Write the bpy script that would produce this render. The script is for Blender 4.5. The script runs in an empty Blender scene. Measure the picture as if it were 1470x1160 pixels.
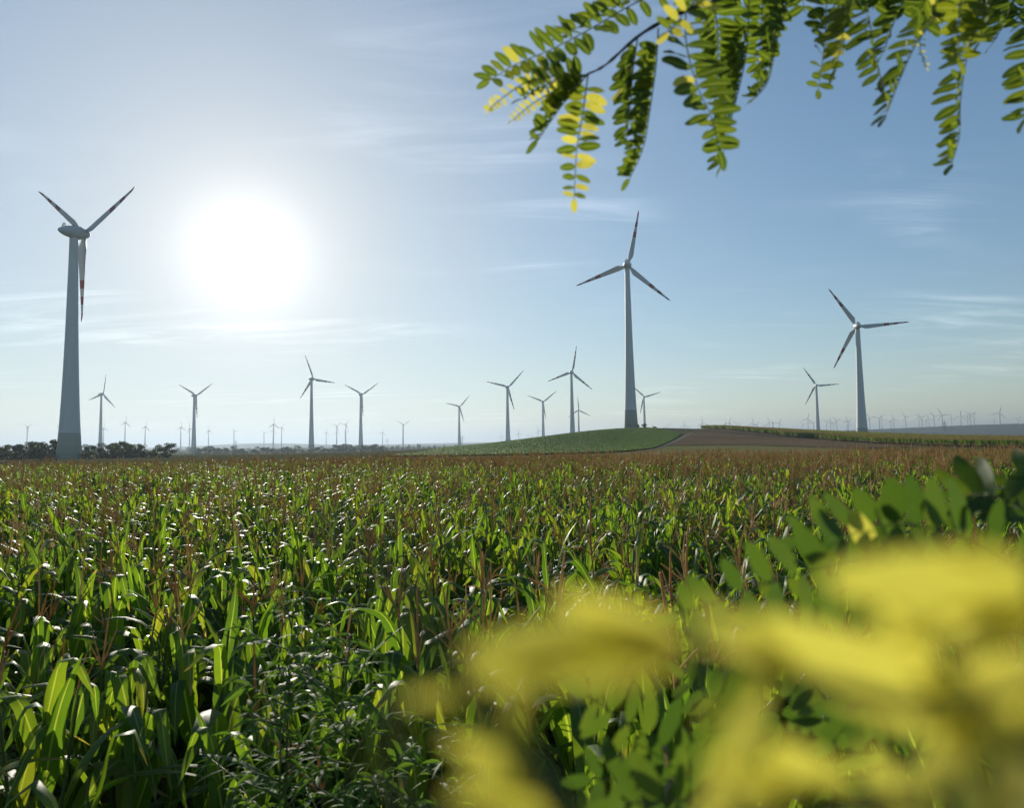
import bpy, math, random
from mathutils import Vector, Matrix, noise

S = bpy.context.scene
COL = S.collection
R = math.radians
random.seed(7)

# ------------------------------------------------------------------ camera
CAMZ = 3.6
F = 980.0                      # focal length in photo pixels (1470 wide)
PITCH, ROLL = R(3.27), R(-0.83)
cam_d = bpy.data.cameras.new('camera')
cam = bpy.data.objects.new('camera', cam_d)
COL.objects.link(cam)
S.camera = cam
ROT = Matrix.Rotation(R(90) + PITCH, 3, 'X') @ Matrix.Rotation(ROLL, 3, 'Z')
CAM = Vector((0, 0, CAMZ))
cam.matrix_world = Matrix.Translation(CAM) @ ROT.to_4x4()
cam_d.sensor_width = 36.0
cam_d.lens = 36.0 * F / 1470.0
cam_d.clip_start, cam_d.clip_end = 0.01, 60000
cam_d.dof.use_dof = True
cam_d.dof.focus_distance = 18.0
cam_d.dof.aperture_fstop = 4.2


def ray(px, py):
    return ROT @ Vector(((px - 735) / F, (580 - py) / F, -1.0))


def at(px, py, depth):
    """world point seen at that photo pixel, at that distance in front of the camera"""
    d = ray(px, py)
    return CAM + d * (depth / d.y)


# ------------------------------------------------------------------ light
SUN = ray(355, 366).normalized()
SUN_EL = math.asin(SUN.z)
SUN_AZ = math.atan2(SUN.x, SUN.y)      # from +Y towards +X

W = bpy.data.worlds.new('World')
S.world = W
W.use_nodes = True
nt = W.node_tree
nt.nodes.clear()


class NT:
    """tiny node helper"""
    def __init__(self, tree):
        self.t = tree

    def n(self, typ, props=None, **ins):
        nd = self.t.nodes.new(typ)
        for k, v in (props or {}).items():
            setattr(nd, k, v)
        for k, v in ins.items():
            self.put(nd, k, v)
        return nd

    def put(self, nd, k, v):
        key = int(k[1:]) if k[0] == 'i' and k[1:].isdigit() else k.replace('_', ' ')
        s = nd.inputs[key]
        if isinstance(v, bpy.types.NodeSocket):
            self.t.links.new(v, s)
        elif isinstance(v, bpy.types.Node):
            self.t.links.new(v.outputs[0], s)
        else:
            s.default_value = v

    def m(self, op, a, b=0.0, c=0.0, clamp=False):
        return self.n('ShaderNodeMath', {'operation': op, 'use_clamp': clamp}, i0=a, i1=b, i2=c).outputs[0]

    def vm(self, op, a, b=(0, 0, 0), out=0):
        nd = self.n('ShaderNodeVectorMath', {'operation': op}, i0=a, i1=b)
        return nd.outputs[out]

    def mix(self, f, a, b, blend='MIX'):
        nd = self.t.nodes.new('ShaderNodeMix')
        nd.data_type = 'RGBA'
        nd.blend_type = blend
        for i, v in ((0, f), (6, a), (7, b)):
            if isinstance(v, bpy.types.NodeSocket):
                self.t.links.new(v, nd.inputs[i])
            else:
                nd.inputs[i].default_value = (*v, 1) if isinstance(v, tuple) and len(v) == 3 else v
        return nd.outputs[2]

    def ramp(self, f, stops):
        nd = self.t.nodes.new('ShaderNodeValToRGB')
        el = nd.color_ramp.elements
        while len(el) < len(stops):
            el.new(0.5)
        for e, (p, c) in zip(el, stops):
            e.position = p
            e.color = (*c, 1) if len(c) == 3 else c
        self.t.links.new(f, nd.inputs[0])
        return nd.outputs[0]

    def noise(self, vec, scale, detail=3, rough=0.55, dist=0.0):
        return self.n('ShaderNodeTexNoise', None, Vector=vec, Scale=scale, Detail=detail, Roughness=rough, Distortion=dist).outputs[0]

    def rng(self, v, a, b, c=0.0, d=1.0, smooth=True):
        nd = self.t.nodes.new('ShaderNodeMapRange')
        nd.interpolation_type = 'SMOOTHSTEP' if smooth else 'LINEAR'
        for i, q in enumerate((v, a, b, c, d)):
            if isinstance(q, bpy.types.NodeSocket):
                self.t.links.new(q, nd.inputs[i])
            else:
                nd.inputs[i].default_value = q
        return nd.outputs[0]


def build_world():
    g = NT(nt)
    sky = g.n('ShaderNodeTexSky')
    sky.sky_type = 'NISHITA'
    sky.sun_disc = False
    sky.sun_elevation = SUN_EL
    sky.sun_rotation = SUN_AZ
    sky.altitude = 100
    sky.air_density = 1.0
    sky.dust_density = SKY_DUST
    sky.ozone_density = 1.6
    d = g.n('ShaderNodeTexCoord').outputs['Generated']
    # tone compression of the sky colour: the bright band low in the sky is softened
    lum = g.n('ShaderNodeRGBToBW', None, Color=sky.outputs[0]).outputs[0]
    ref = g.mix(0.45, g.n('ShaderNodeCombineXYZ', None, X=lum, Y=lum, Z=lum).outputs[0], sky.outputs[0])
    lit = g.vm('SCALE', ref)
    lit.node.inputs['Scale'].default_value = SKY_STRENGTH * SKY_SOFT
    den = g.vm('ADD', lit, (1, 1, 1))
    blue = g.n('ShaderNodeHueSaturation', None, Color=g.vm('DIVIDE', sky.outputs[0], den), Saturation=1.14).outputs[0]
    # the milky veil and glare that thin haze spreads round the sun
    cs = g.vm('DOT_PRODUCT', d, tuple(SUN), 1)
    ang = g.m('ARCCOSINE', g.m('MINIMUM', cs, 0.999999))
    veil = g.m('MULTIPLY', g.m('EXPONENT', g.m('MULTIPLY', g.m('POWER', g.m('DIVIDE', ang, R(VEIL)), 1.4), -1.0)), 0.93)
    core = g.m('MULTIPLY', g.m('EXPONENT', g.m('MULTIPLY', g.m('POWER', g.m('DIVIDE', ang, R(3.0)), 1.1), -1.0)), 1.1)
    k = 1.0 / SKY_STRENGTH
    white = (VEIL_V * 0.99 * k, VEIL_V * k, VEIL_V * 0.975 * k)
    bg = g.n('ShaderNodeBackground', None, Color=g.mix(veil, blue, white), Strength=SKY_STRENGTH)
    bg2 = g.n('ShaderNodeBackground', None, Color=(1.0, 0.96, 0.88, 1), Strength=core)
    # thin cirrus: streaks on a high flat layer
    sep = g.n('ShaderNodeSeparateXYZ', None, Vector=d)
    zz = g.m('ADD', g.m('MAXIMUM', sep.outputs[2], 0.0), 0.10)
    u = g.m('DIVIDE', sep.outputs[0], zz)
    v = g.m('DIVIDE', sep.outputs[1], zz)
    p = g.n('ShaderNodeCombineXYZ', None, X=u, Y=v, Z=0.0).outputs[0]
    mp = g.n('ShaderNodeMapping', None, Vector=p, Rotation=(0, 0, R(-52)), Scale=(0.55, 2.6, 1))
    fib = g.noise(mp.outputs[0], 1.7, 9, 0.62, 0.9)
    patch = g.noise(g.vm('ADD', p, (CLX, CLY, 0)), 0.75, 3, 0.5)
    cov = g.m('MULTIPLY', g.rng(fib, 0.42, 0.78), g.rng(patch, 0.47, 0.66))
    # low, flat streaks above the horizon
    ms = g.n('ShaderNodeMapping', None, Vector=d, Scale=(2.2, 2.2, 60))
    st = g.noise(ms.outputs[0], 1.0, 5, 0.55, 0.3)
    low = g.m('MULTIPLY', g.rng(st, 0.52, 0.75), g.m('MULTIPLY', g.rng(sep.outputs[2], 0.02, 0.06), g.rng(sep.outputs[2], 0.10, 0.17, 1, 0)))
    cl = g.m('MULTIPLY', g.m('ADD', cov, g.m('MULTIPLY', low, 0.18)), 0.27)
    up = g.rng(sep.outputs[2], 0.0, 0.03)
    bg3 = g.n('ShaderNodeBackground', None, Color=(1.0, 0.97, 0.94, 1), Strength=g.m('MULTIPLY', cl, up))
    a = g.n('ShaderNodeAddShader', None, i0=bg, i1=bg2)
    b = g.n('ShaderNodeAddShader', None, i0=a, i1=bg3)
    o = g.n('ShaderNodeOutputWorld', None, Surface=b)


CLX, CLY = 40.4, 12.0
SKY_STRENGTH, SKY_SOFT, SKY_DUST, VEIL, VEIL_V = 0.15, 0.50, 0.0, 19.0, 0.85
build_world()

sun_d = bpy.data.lights.new('sun', 'SUN')
sun_d.energy = 5.0
sun_d.angle = R(0.53)
sun_d.color = (1.0, 0.93, 0.80)
sun = bpy.data.objects.new('sun', sun_d)
COL.objects.link(sun)
sun.rotation_euler = (-SUN).to_track_quat('-Z', 'Y').to_euler()
sun.location = (0, 0, 50)

vs = S.view_settings
vs.view_transform = 'Standard'
vs.look = 'None'
vs.exposure = 0.0
vs.gamma = 1.0
S.cycles.max_bounces = 7
S.cycles.diffuse_bounces = 3
S.cycles.glossy_bounces = 2
S.cycles.transmission_bounces = 5
S.cycles.volume_bounces = 1
S.cycles.transparent_max_bounces = 4
S.cycles.sample_clamp_indirect = 4.0
S.cycles.use_denoising = True
S.cycles.caustics_reflective = False
S.cycles.caustics_refractive = False
print('SUN el', math.degrees(SUN_EL), 'az', math.degrees(SUN_AZ))

# ------------------------------------------------------------------ helpers
def tag(o, label=None, cat=None, group=None, kind=None):
    for k, v in (('label', label), ('category', cat), ('group', group), ('kind', kind)):
        if v:
            o[k] = v
    return o


def mesh(name, verts, faces, mat=None, uvs=None, smooth=True):
    me = bpy.data.meshes.new(name)
    me.from_pydata([tuple(v) for v in verts], [], faces)
    if uvs:
        ul = me.uv_layers.new(name='UVMap')
        flat = []
        for l in me.loops:
            flat.extend(uvs[l.vertex_index])
        ul.data.foreach_set('uv', flat)
    if smooth:
        me.polygons.foreach_set('use_smooth', [True] * len(me.polygons))
    if mat:
        me.materials.append(mat)
    me.update()
    return me


def obj(name, me, parent=None, col=None):
    o = bpy.data.objects.new(name, me)
    (col or COL).objects.link(o)
    if parent:
        o.parent = parent
    return o


def empty(name, loc):
    o = bpy.data.objects.new(name, None)
    COL.objects.link(o)
    o.location = loc
    o.empty_display_size = 0.3
    return o


class MB:
    """collects geometry for one mesh"""
    def __init__(self):
        self.v, self.f, self.uv = [], [], []

    def add(self, vs, fs, uv=None):
        b = len(self.v)
        self.v += [Vector(p) for p in vs]
        self.uv += uv or [(0.5, 0.5)] * len(vs)
        self.f += [tuple(i + b for i in q) for q in fs]

    def tube(self, pts, rad, n=6, cap=True):
        pts = [Vector(p) for p in pts]
        if not hasattr(rad, '__len__'):
            rad = [rad] * len(pts)
        vs, uv, fs = [], [], []
        ref = Vector((0.31, 0.77, 0.55)).normalized()
        for i, p in enumerate(pts):
            t = (pts[min(i + 1, len(pts) - 1)] - pts[max(i - 1, 0)]).normalized()
            a = t.cross(ref)
            if a.length < 0.05:
                a = t.cross(Vector((1, 0, 0)))
            a.normalize()
            b = t.cross(a)
            for k in range(n):
                w = 2 * math.pi * k / n
                vs.append(p + (a * math.cos(w) + b * math.sin(w)) * rad[i])
                uv.append((k / n, i / max(1, len(pts) - 1)))
        for i in range(len(pts) - 1):
            for k in range(n):
                k2 = (k + 1) % n
                fs.append((i * n + k, i * n + k2, (i + 1) * n + k2, (i + 1) * n + k))
        if cap:
            fs.append(tuple(range(n - 1, -1, -1)))
            fs.append(tuple((len(pts) - 1) * n + k for k in range(n)))
        self.add(vs, fs, uv)

    def box(self, lo, hi):
        (a, b, c), (d, e, f) = lo, hi
        self.add([(a, b, c), (d, b, c), (d, e, c), (a, e, c), (a, b, f), (d, b, f), (d, e, f), (a, e, f)],
                 [(3, 2, 1, 0), (4, 5, 6, 7), (0, 1, 5, 4), (1, 2, 6, 5), (2, 3, 7, 6), (3, 0, 4, 7)])

    def mesh(self, name, mat, smooth=True):
        return mesh(name, self.v, self.f, mat, self.uv, smooth)


# ------------------------------------------------------------------ materials
MATS = {}


def new_mat(name):
    m = bpy.data.materials.new(name)
    m.use_nodes = True
    m.node_tree.nodes.clear()
    MATS[name] = m
    return m, NT(m.node_tree)


def finish(g, sh, disp=None):
    o = g.n('ShaderNodeOutputMaterial', None, Surface=sh)


def pbsdf(g, col, rough=0.6, spec=0.4, bump=None, bstr=0.3, bdist=0.02):
    p = g.n('ShaderNodeBsdfPrincipled', None, Base_Color=col if not isinstance(col, tuple) else (*col[:3], 1), Roughness=rough)
    p.inputs['Specular IOR Level'].default_value = spec
    if bump is not None:
        b = g.n('ShaderNodeBump', None, Height=bump, Strength=bstr, Distance=bdist)
        g.put(p, 'Normal', b.outputs[0])
    return p


def leaf_mat(name, stops, trans=0.45, tcol_gain=(2.0, 1.9, 0.8), rough=0.38, spec=0.5, veins=0.0, vein_n=26.0, edge=None, blotch=0.3):
    """green leaf: reflecting face, light coming through, gloss; the tint differs leaf by leaf"""
    m, g = new_mat(name)
    rnd = g.n('ShaderNodeObjectInfo').outputs['Random']
    uv = g.n('ShaderNodeTexCoord').outputs['UV']
    tc = g.n('ShaderNodeTexCoord').outputs['Object']
    col = g.ramp(rnd, stops)
    nz = g.noise(tc, 14.0, 3, 0.6)
    col = g.mix(g.rng(nz, 0.3, 0.75, 0.0, blotch), col, g.mix(1.0, col, (0.62, 0.66, 0.5), 'MULTIPLY'))
    s = g.n('ShaderNodeSeparateXYZ', None, Vector=uv)
    bump = None
    if veins:
        w = g.m('SINE', g.m('MULTIPLY', s.outputs[0], vein_n * 2 * math.pi))
        col = g.mix(g.m('MULTIPLY', g.m('ADD', g.m('MULTIPLY', w, 0.5), 0.5), veins), col, g.mix(1.0, col, (1.45, 1.4, 1.5), 'MULTIPLY'))
        mid = g.rng(g.m('ABSOLUTE', g.m('SUBTRACT', s.outputs[0], 0.5)), 0.02, 0.07, 1.0, 0.0)
        col = g.mix(g.m('MULTIPLY', mid, 0.65), col, (0.30, 0.36, 0.14))
        bump = w
    if edge:
        # tips and margins dried out, by an uneven amount
        e = g.m('ADD', s.outputs[1], g.m('MULTIPLY', g.noise(tc, 7.0, 2), 0.7))
        e = g.m('ADD', e, g.m('MULTIPLY', rnd, 0.25))
        col = g.mix(g.rng(e, 1.42, 1.62), col, edge)
    p = pbsdf(g, col, rough, spec, bump, 0.12, 0.004)
    t = g.n('ShaderNodeBsdfTranslucent', None, Color=g.mix(1.0, col, tcol_gain, 'MULTIPLY'))
    sh = g.n('ShaderNodeMixShader', None, i0=trans, i1=p, i2=t)
    finish(g, sh)
    return m


leaf_mat('corn_leaf', [(0.0, (0.042, 0.092, 0.018)), (0.5, (0.060, 0.120, 0.019)), (0.85, (0.090, 0.150, 0.020)), (1.0, (0.15, 0.175, 0.028))],
         trans=0.5, tcol_gain=(3.5, 3.15, 0.85), rough=0.46, spec=0.35, veins=0.35, edge=(0.30, 0.22, 0.11))
leaf_mat('dry_leaf', [(0.0, (0.30, 0.23, 0.12)), (1.0, (0.42, 0.34, 0.19))], trans=0.3, tcol_gain=(1.2, 1.1, 0.9), rough=0.5, spec=0.4, veins=0.3)
leaf_mat('stalk', [(0.0, (0.075, 0.11, 0.030)), (1.0, (0.13, 0.14, 0.045))], trans=0.1, tcol_gain=(1, 1, 1), rough=0.45)
leaf_mat('tassel', [(0.0, (0.40, 0.25, 0.115)), (0.6, (0.48, 0.33, 0.165)), (1.0, (0.56, 0.42, 0.24))], trans=0.5, tcol_gain=(1.35, 1.35, 1.2), rough=0.7, spec=0.2)
leaf_mat('weed_leaf', [(0.0, (0.060, 0.125, 0.025)), (1.0, (0.10, 0.18, 0.034))], trans=0.45, tcol_gain=(2.6, 2.5, 0.9), rough=0.6, spec=0.22)
leaf_mat('locust_leaf', [(0.0, (0.062, 0.105, 0.016)), (0.75, (0.092, 0.140, 0.018)), (1.0, (0.17, 0.20, 0.020))], trans=0.5, tcol_gain=(2.0, 1.9, 0.7), rough=0.5, spec=0.3, veins=0.12, vein_n=7.0, blotch=0.55)
leaf_mat('locust_yellow', [(0.0, (0.52, 0.48, 0.085)), (0.6, (0.60, 0.55, 0.105)), (1.0, (0.68, 0.60, 0.13))], trans=0.60, tcol_gain=(1.4, 1.38, 1.0), rough=0.55, spec=0.3, blotch=0.5)
leaf_mat('locust_green', [(0.0, (0.045, 0.090, 0.020)), (0.6, (0.065, 0.115, 0.022)), (1.0, (0.095, 0.14, 0.025))], trans=0.42, tcol_gain=(2.3, 2.2, 0.9), rough=0.5, spec=0.4)
leaf_mat('tree_leaf', [(0.0, (0.036, 0.058, 0.020)), (1.0, (0.058, 0.080, 0.026))], trans=0.35, tcol_gain=(1.7, 1.7, 0.8), rough=0.6, spec=0.3)
leaf_mat('beet_leaf', [(0.0, (0.068, 0.135, 0.028)), (1.0, (0.11, 0.18, 0.038))], trans=0.35, tcol_gain=(1.9, 1.9, 0.8), rough=0.5, spec=0.35)
leaf_mat('dark_twig', [(0.0, (0.030, 0.024, 0.016)), (1.0, (0.05, 0.04, 0.026))], trans=0.0, rough=0.7)
leaf_mat('green_twig', [(0.0, (0.10, 0.12, 0.03)), (1.0, (0.16, 0.17, 0.04))], trans=0.15, tcol_gain=(1, 1, 1), rough=0.6)


def bark(name, a, b):
    m, g = new_mat(name)
    tc = g.n('ShaderNodeTexCoord').outputs['Object']
    mp = g.n('ShaderNodeMapping', None, Vector=tc, Scale=(9, 9, 1.6))
    n = g.noise(mp.outputs[0], 2.0, 6, 0.7)
    finish(g, pbsdf(g, g.mix(n, a, b), 0.9, 0.1, n, 0.9, 0.05))


bark('bark', (0.05, 0.04, 0.03), (0.16, 0.13, 0.10))


def land(name, a, b, c=None, scale=0.05, fine=1.2, rows=None, bump=0.5):
    m, g = new_mat(name)
    tc = g.n('ShaderNodeTexCoord').outputs['Object']
    n = g.noise(tc, scale, 5, 0.6)
    f = g.noise(tc, fine, 6, 0.65)
    col = g.mix(g.rng(n, 0.32, 0.68), a, b)
    if c:
        col = g.mix(g.rng(f, 0.42, 0.72), col, c)
    h = f
    if rows:
        ang, per, amt = rows
        mp = g.n('ShaderNodeMapping', None, Vector=tc, Rotation=(0, 0, R(ang)))
        sx = g.n('ShaderNodeSeparateXYZ', None, Vector=mp.outputs[0]).outputs[0]
        w = g.m('ADD', g.m('MULTIPLY', g.m('SINE', g.m('ADD', g.m('MULTIPLY', sx, 2 * math.pi / per), g.m('MULTIPLY', n, 3))), 0.5), 0.5)
        col = g.mix(g.m('MULTIPLY', w, amt), col, g.mix(1.0, col, (0.6, 0.58, 0.55), 'MULTIPLY'))
        h = g.m('ADD', f, w)
    finish(g, pbsdf(g, col, 1.0, 0.0, h, bump, 0.15))


land('soil', (0.075, 0.055, 0.036), (0.12, 0.09, 0.06), (0.05, 0.038, 0.026), 0.6, 6)
land('ploughed', (0.20, 0.140, 0.080), (0.26, 0.185, 0.11), (0.145, 0.10, 0.060), 0.04, 1.3, (62, 2.6, 0.6), 0.8)
land('track', (0.22, 0.18, 0.125), (0.28, 0.23, 0.165), (0.17, 0.15, 0.09), 0.2, 2.0)
land('stubble', (0.22, 0.215, 0.080), (0.28, 0.24, 0.105), (0.17, 0.165, 0.065), 0.03, 1.5, (80, 3.0, 0.35))
land('meadow', (0.085, 0.115, 0.040), (0.13, 0.15, 0.055), (0.065, 0.085, 0.030), 0.02, 0.9)
land('wood_mass', (0.040, 0.055, 0.028), (0.062, 0.075, 0.036), (0.030, 0.040, 0.022), 0.006, 0.08, None, 1.0)
land('beet_ground', (0.060, 0.085, 0.030), (0.085, 0.11, 0.040), (0.050, 0.060, 0.026), 0.05, 1.5)


def far_land():
    m, g = new_mat('far_land')
    tc = g.n('ShaderNodeTexCoord').outputs['Object']
    mp = g.n('ShaderNodeMapping', None, Vector=tc, Rotation=(0, 0, R(24)), Scale=(1, 2.4, 1))
    vo = g.n('ShaderNodeTexVoronoi', {'feature': 'F1'}, Vector=mp.outputs[0], Scale=0.0026)
    s = g.n('ShaderNodeSeparateColor', None, Color=vo.outputs['Color'])
    patch = g.ramp(s.outputs[0], [(0.0, (0.075, 0.10, 0.038)), (0.3, (0.11, 0.125, 0.05)), (0.55, (0.12, 0.115, 0.06)), (0.75, (0.085, 0.105, 0.04)), (1.0, (0.18, 0.16, 0.095))])
    f = g.noise(tc, 0.4, 6, 0.65)
    col = g.mix(g.rng(f, 0.35, 0.7, 0, 0.5), patch, g.mix(1.0, patch, (0.6, 0.62, 0.55), 'MULTIPLY'))
    # bare earth of the maize field and the grassy bank by the camera
    near = g.rng(g.vm('LENGTH', tc, out=1), 60, 80, 1, 0)
    soil = g.mix(g.noise(tc, 3.0, 5, 0.65), (0.055, 0.042, 0.028), (0.11, 0.085, 0.058))
    col = g.mix(near, col, soil)
    finish(g, pbsdf(g, col, 1.0, 0.0, f, 0.4, 0.3))


far_land()


def paint_mats():
    # turbine coat: pale grey, weathered
    m, g = new_mat('tower_paint')
    tc = g.n('ShaderNodeTexCoord').outputs['Object']
    mp = g.n('ShaderNodeMapping', None, Vector=tc, Scale=(0.7, 0.7, 0.06))
    n = g.noise(mp.outputs[0], 1.5, 5, 0.6)
    z = g.n('ShaderNodeSeparateXYZ', None, Vector=tc).outputs[2]
    ring = g.rng(g.m('PINGPONG', z, 1.9), 0.0, 0.05, 1, 0)
    col = g.mix(n, (0.52, 0.54, 0.54), (0.62, 0.63, 0.62))
    col = g.mix(g.m('MULTIPLY', ring, 0.35), col, (0.36, 0.37, 0.37))
    finish(g, pbsdf(g, col, 0.55, 0.35))
    m, g = new_mat('nacelle_paint')
    tc = g.n('ShaderNodeTexCoord').outputs['Object']
    n = g.noise(tc, 0.6, 5, 0.6)
    finish(g, pbsdf(g, g.mix(n, (0.45, 0.47, 0.48), (0.56, 0.57, 0.57)), 0.5, 0.4))
    # the lowest rings are painted in fading greens
    m, g = new_mat('base_paint')
    tc = g.n('ShaderNodeTexCoord').outputs['Object']
    z = g.n('ShaderNodeSeparateXYZ', None, Vector=tc).outputs[2]
    k = g.m('DIVIDE', g.m('FLOOR', g.m('MULTIPLY', z, 4.0 / 11.0)), 4.0)
    col = g.ramp(k, [(0.0, (0.30, 0.32, 0.24)), (0.5, (0.37, 0.39, 0.31)), (1.0, (0.45, 0.465, 0.41))])
    n = g.noise(tc, 0.5, 5, 0.6)
    finish(g, pbsdf(g, g.mix(g.m('MULTIPLY', n, 0.4), col, (0.20, 0.20, 0.16)), 0.6, 0.3))
    # blade: white with three red bands, the last one at the tip (object X runs along the blade)
    m, g = new_mat('blade_paint')
    tc = g.n('ShaderNodeTexCoord').outputs['Object']
    s = g.m('DIVIDE', g.n('ShaderNodeSeparateXYZ', None, Vector=tc).outputs[2], 35.0)
    fac = g.m('LESS_THAN', g.m('ABSOLUTE', g.m('SUBTRACT', s, 0.57)), 0.05)
    fac = g.m('ADD', fac, g.m('LESS_THAN', g.m('ABSOLUTE', g.m('SUBTRACT', s, 0.755)), 0.045))
    fac = g.m('ADD', fac, g.m('GREATER_THAN', s, 0.895), 0, True)
    n = g.noise(tc, 0.5, 4, 0.6)
    col = g.mix(fac, g.mix(n, (0.42, 0.44, 0.45), (0.54, 0.55, 0.55)), g.mix(n, (0.22, 0.028, 0.032), (0.28, 0.040, 0.040)))
    finish(g, pbsdf(g, col, 0.45, 0.4))
    for nm, c, r_ in (('steel', (0.16, 0.17, 0.18), 0.5), ('dark_vent', (0.05, 0.05, 0.055), 0.6), ('red_lamp', (0.5, 0.03, 0.03), 0.3),
                      ('mast_red', (0.30, 0.05, 0.04), 0.6), ('mast_white', (0.6, 0.6, 0.58), 0.6), ('plaster', (0.62, 0.60, 0.54), 0.8),
                      ('roof_tile', (0.22, 0.10, 0.06), 0.85), ('door_steel', (0.22, 0.25, 0.24), 0.5), ('window_dark', (0.04, 0.05, 0.06), 0.15)):
        m, g = new_mat(nm)
        n = g.noise(g.n('ShaderNodeTexCoord').outputs['Object'], 1.5, 4, 0.6)
        finish(g, pbsdf(g, g.mix(g.m('MULTIPLY', n, 0.5), c, tuple(q * 0.65 for q in c)), r_, 0.4))


paint_mats()


# ------------------------------------------------------------------ terrain
def sstep(a, b, x):
    t = max(0.0, min(1.0, (x - a) / (b - a)))
    return t * t * (3 - 2 * t)


def height(x, y):
    z = 0.0
    # the bank the photographer stands on
    z += 2.0 * (1 - sstep(0.3, 2.6, y + 0.12 * math.sin(x * 1.3)))
    # the rise with the second turbine
    if y > 100:
        sx = 60 if x < 78 else 90
        sy = 95 if y < 424 else 160
        z += 11.2 * math.exp(-((x - 78) / sx) ** 2 / 2 - ((y - 424) / sy) ** 2 / 2)
        far = sstep(120, 500, y)
        z += far * 0.5 * noise.noise(Vector((x * 0.004, y * 0.004, 3.1)))
        z -= 6.0 * sstep(330, 800, y) * sstep(60, -120, x)
        z += sstep(900, 2500, y) * 4.0 * noise.noise(Vector((x * 0.0009, y * 0.0009, 8.0)))
    r = math.hypot(x, y)
    # hazy hill far left, wooded ridge far right
    if y > 1500:
        a = x / y
        z += 40 * sstep(5200, 6600, y) * (0.30 + 0.70 * math.exp(-((a + 0.37) / 0.07) ** 2 / 2)) * sstep(0.15, -0.1, a) if a < 0.15 else 0
        top = 14 + 40 * sstep(0.30, 0.80, a)
        z += top * sstep(2700, 3500, y) * sstep(0.20, 0.42, a)
        z += 10 * sstep(3000, 5500, y) * sstep(-0.25, 0.1, a)
    return z


def ground_at(px, py, dmin=60, dmax=1200, fallback=None):
    d = ray(px, py)
    y = dmin
    best, bd = None, 1e9
    while y < dmax:
        p = CAM + d * (y / d.y)
        gap = p.z - height(p.x, p.y)
        if gap <= 0:
            return Vector((p.x, p.y, height(p.x, p.y)))
        if gap < bd:
            bd, best = gap, p.copy()
        y *= 1.006
    return Vector((best.x, best.y, height(best.x, best.y)))


def build_ground():
    rings = [0.0, 0.25]
    while rings[-1] < 26000:
        r = rings[-1]
        rings.append(r + max(0.25, r * (0.021 if r < 900 else 0.05)))
    angs = []
    a = -180.0
    while a < 180.0:
        angs.append(a)
        a += 0.5 if -50 <= a < 50 else 5.0
    n = len(angs)
    vs, fs = [(0, 0, height(0, 0))], []
    for r in rings[1:]:
        for a in angs:
            x, y = r * math.sin(R(a)), r * math.cos(R(a))
            vs.append((x, y, height(x, y)))
    for k in range(n):
        fs.append((0, 1 + k, 1 + (k + 1) % n))
    for i in range(len(rings) - 2):
        for k in range(n):
            k2 = (k + 1) % n
            fs.append((1 + i * n + k, 1 + (i + 1) * n + k, 1 + (i + 1) * n + k2, 1 + i * n + k2))
    fs = [tuple(reversed(q)) for q in fs]
    o = obj('ground', mesh('ground', vs, fs, MATS['far_land']))
    tag(o, 'earth of the corn field and open farmland out to the horizon', 'ground', kind='structure')


build_ground()


def resample(pl, n):
    L = [0]
    for a, b in zip(pl, pl[1:]):
        L.append(L[-1] + (b - a).length)
    out = []
    for i in range(n + 1):
        s = L[-1] * i / n
        k = 0
        while k < len(pl) - 2 and L[k + 1] < s:
            k += 1
        f = (s - L[k]) / max(1e-6, L[k + 1] - L[k])
        out.append(pl[k].lerp(pl[k + 1], f))
    return out


def sheet(name, near, far, mat, label, cat, lift, nu=60, nv=14, wob=0.6):
    """field lying on the terrain between a near and a far edge (world points)"""
    A, B = resample(near, nu), resample(far, nu)
    vs, fs = [], []
    for j in range(nv + 1):
        for i in range(nu + 1):
            p = A[i].lerp(B[i], j / nv)
            if j in (0, nv):
                p = p + Vector((noise.noise(p * 0.13), noise.noise(p * 0.17 + Vector((9, 0, 0))), 0)) * wob
            vs.append((p.x, p.y, height(p.x, p.y) + lift))
    for j in range(nv):
        for i in range(nu):
            a = j * (nu + 1) + i
            fs.append((a, a + 1, a + nu + 2, a + nu + 1))
    o = obj(name, mesh(name, vs, fs, MATS[mat]))
    tag(o, label, cat, kind='structure')
    return A, B


G = lambda *p: [ground_at(x, y) for x, y in p]
XY = lambda *p: [Vector((x, y, 0)) for x, y in p]
# the rise: green crop on the left flank, bare rim on its top, farm track, ploughed earth, stubble strip
beet_edges = sheet('beet_field', G((556, 656), (650, 655.5), (760, 653.5), (860, 651), (905, 648.5), (935, 645)),
                   XY((-34, 470), (-10, 455), (20, 445), (50, 436), (80, 424)) + G((978, 624)), 'beet_ground',
                   'smooth green crop field on the left flank of the low hill', 'field', 0.10)
sheet('bare_rim', XY((20, 438), (50, 424), (72, 417), (92, 418), (108, 424)), XY((15, 480), (50, 470), (78, 462), (100, 460), (125, 455)), 'ploughed',
      'narrow brown earth rim along the top of the low hill', 'field', 0.19, 30, 6)
sheet('farm_track', G((905, 650.5), (938, 645), (958, 637), (979, 627), (990, 621.8)), G((914, 651), (944.5, 645.5), (965.5, 637.3), (986, 627.3), (996, 621.8)), 'track',
      'pale dirt farm track climbing the low hill', 'track', 0.16, 40, 4, 0.3)
EDGE = XY((117, 424), (121, 350), (125, 300), (127, 250), (127, 210), (127, 170), (131, 140))
sheet('ploughed_field', G((962, 640), (1010, 639), (1080, 639.5), (1150, 641.5), (1222, 644.5)), EDGE[:5], 'ploughed',
      'brown ploughed field right of the farm track', 'field', 0.12)
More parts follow.
